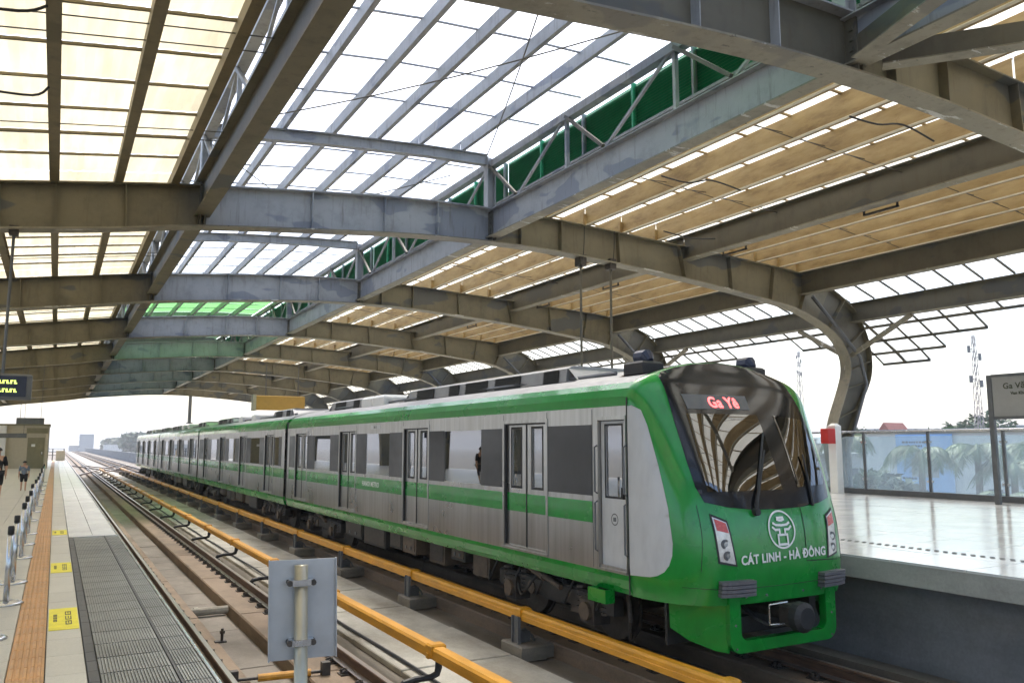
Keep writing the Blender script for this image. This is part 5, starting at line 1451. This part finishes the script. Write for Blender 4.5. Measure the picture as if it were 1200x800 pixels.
rnd = random.Random(21)
ORD = ['first', 'second', 'third', 'fourth', 'fifth', 'sixth', 'seventh', 'eighth', 'ninth', 'tenth', 'eleventh', 'twelfth', 'thirteenth', 'fourteenth']
for i in range(14):
    yy = 60+i*9.5; xx = 120+rnd.uniform(-15, 40)
    building(['distant white block', 'distant grey block', 'distant cream block'][i % 3]+' on the hazy skyline, '+ORD[i]+' counted from the right', xx, xx+10, yy, yy+rnd.uniform(6, 9), rnd.uniform(2.5, 6.2), [M_RENDER1, M_RENDER3, M_RENDER2][i % 3], (2, 2), None)
sidew = ['first', 'second', 'third', 'fourth', 'fifth', 'sixth', 'seventh', 'eighth', 'ninth', 'tenth']
for i, (x, y, tp, rd) in enumerate(((110, 66, 6.6, 7), (112, 74, 5.8, 6), (118, 90, 5.6, 6), (95, 62, 5.2, 5), (130, 76, 7.6, 7), (105, 58.5, 5.0, 5), (48, 33.5, .2, 3.2), (47, 28.2, -.4, 3.4), (50, 38.5, .6, 3.0), (46, 36.6, 1.2, 2.6))):
    tree('leafy green tree beyond the glass railing, '+sidew[i]+' of those between the roofs' if i < 6 else 'low bushy tree at the foot of the white building, '+sidew[i-6]+' of four', x, y, tp, rd, 40+i, M_LEAF if i % 2 else M_LEAFD, 1500, 'trees beyond the glass railing', leaf=(.3, .6))
# lattice masts
def mast(label, x, y, top, w, th=.05):
    t = thing('lattice_mast', label, 'mast', (x, y, GZ))
    for sx in (-1, 1):
        for sy in (-1, 1): obj('leg', MB().bar((x+sx*w, y+sy*w, GZ), (x+sx*w*.25, y+sy*w*.25, top), th*1.8, th*1.8), M_MAST, t)
    m = MB(); n = 15
    for i in range(n):
        f0, f1 = i/n, (i+1)/n; a, b = w*(1-.75*f0), w*(1-.75*f1); z0, z1 = GZ+(top-GZ)*f0, GZ+(top-GZ)*f1
        for s in (-1, 1):
            m.bar((x+s*a, y-a, z0), (x+s*b, y+b, z1), th, th); m.bar((x+s*a, y+a, z0), (x+s*b, y-b, z1), th, th)
            m.bar((x-a, y+s*a, z0), (x+b, y+s*b, z1), th, th); m.bar((x-a, y+s*a, z0), (x+a, y+s*a, z0), th, th)
    tag(obj('bracing', m, M_MAST, t), kind='stuff')
    for z, q in ((top-1.2, 1), (top-2.2, -1), (top-4.6, 1), (top-5.2, -1)):
        obj('antenna_panel', MB().box(x-.14, x+.14, y+q*.6-.12, y+q*.6+.12, z-.8, z), M_DSTEEL, t)
        obj('antenna_arm', MB().bar((x, y, z-.4), (x, y+q*.6, z-.4), .06, .06), M_MAST, t)
mast('slim lattice radio mast with antennas above the glass railing at right', 90, 54, 15.0, .55, .032)
mast('lattice radio mast behind the train windscreen, left of the arch column', 150, 131.5, 24.5, .9, .07)
# left distance: line continues towards trees and a tower
pw = MB()
for x in (-2.4, 12.0):
    o = thing('viaduct_parapet', 'grey parapet wall along the viaduct, '+('left side' if x < 0 else 'right side'), 'parapet', (x, PEND, -.4))
    sm_ = MB().box(-.1, .1, .02, 5.98, -.42, 1.15).mesh('wall_panel', M_PARAPET); cm_ = MB().cbox(-.16, .16, 0, 6, 1.15, 1.27, .02).mesh('coping', M_PARAPET)
    for i in range(54):
        a = put('wall_panel', sm_, o, (x, PEND+.5+i*6, 0)); put('coping', cm_, a, (x, PEND+.5+i*6, 0))
tag(obj('viaduct_deck', MB().box(-2.6, 12.2, PEND, YEND, -1.6, -.43), M_BED), kind='structure')
dw = [(16, 190, 5.2, 6.5), (21, 172, 5.6, 7.0), (27, 180, 6.0, 7), (33, 190, 6.0, 7), (19, 225, 5.2, 6.5), (14.5, 250, 4.4, 6), (26, 150, 4.6, 6), (38, 210, 6.4, 8)]
for i, (x, y, tp, rd) in enumerate(dw):
    x *= 2.6; y *= 2.6; tp = 2.62+(tp-2.62)*2.6; rd *= 2.2
    tree('hazy green tree beyond the end of the line, '+sidew[i]+' of the clump', x, y, tp, rd, 60+i, M_LEAFD, 1300, 'hazy trees at the end of the line', leaf=(1.2, 2.2))
tw = building('hazy pale tower block standing alone on the horizon at left', 14, 22.5, 620, 632, 9.5, M_RENDER3, (5, 3), name='tower_block')
rnd = random.Random(31)
for i in range(9):
    x = -60+i*22+rnd.uniform(-5, 5); y = 520+rnd.uniform(0, 200)
    building('hazy far building, %s along the left horizon' % sidew[i], x, x+14, y, y+14, rnd.uniform(1.5, 4.5), [M_RENDER1, M_RENDER3][i % 2], (2, 3))
ts = thing('track_signal', 'dark signal post beside the far track beyond the last car', 'signal', (10.6, 128, -.4))
obj('post', MB().cyl((10.6, 128, -.42), (10.6, 128, 1.6), .09, 8), M_DSTEEL, ts); obj('head', MB().cbox(10.2, 11.0, 127.7, 128.1, 1.4, 3.1, .08), M_RUBBER, ts)
pe = thing('platform_end_gate', 'metal barrier with small cabinets at the far end of the left platform', 'barrier', (0, PEND-1, ZL))
for x in (-2.2, -1.2, -.2, .8): obj('post', MB().box(x-.05, x+.05, PEND-1.05, PEND-.95, ZL, ZL+1.2), M_DSTEEL, pe)
for z in (.5, .85, 1.15): obj('rail', MB().box(-2.2, .8, PEND-1.03, PEND-.97, ZL+z, ZL+z+.05), M_DSTEEL, pe)
obj('cabinet', MB().cbox(.1, .9, PEND-2.2, PEND-1.5, ZL, ZL+1.0, .03), M_BEIGE, pe)

# ================================================================== HAZE
hz = MB().box(-3100, 3100, -3100, 3100, GZ-1, 40)
ho = obj('haze', hz, None)
hm_ = bpy.data.materials.new('haze_air'); hm_.use_nodes = True; n = hm_.node_tree.nodes; n.remove(n['Principled BSDF'])
pv = n.new('ShaderNodeVolumePrincipled'); pv.inputs['Color'].default_value = (.93, .96, 1, 1); pv.inputs['Density'].default_value = .00055; pv.inputs['Anisotropy'].default_value = .2
hm_.node_tree.links.new(pv.outputs[0], n['Material Output'].inputs['Volume']); ho.data.materials.append(hm_)
tag(ho, kind='stuff')
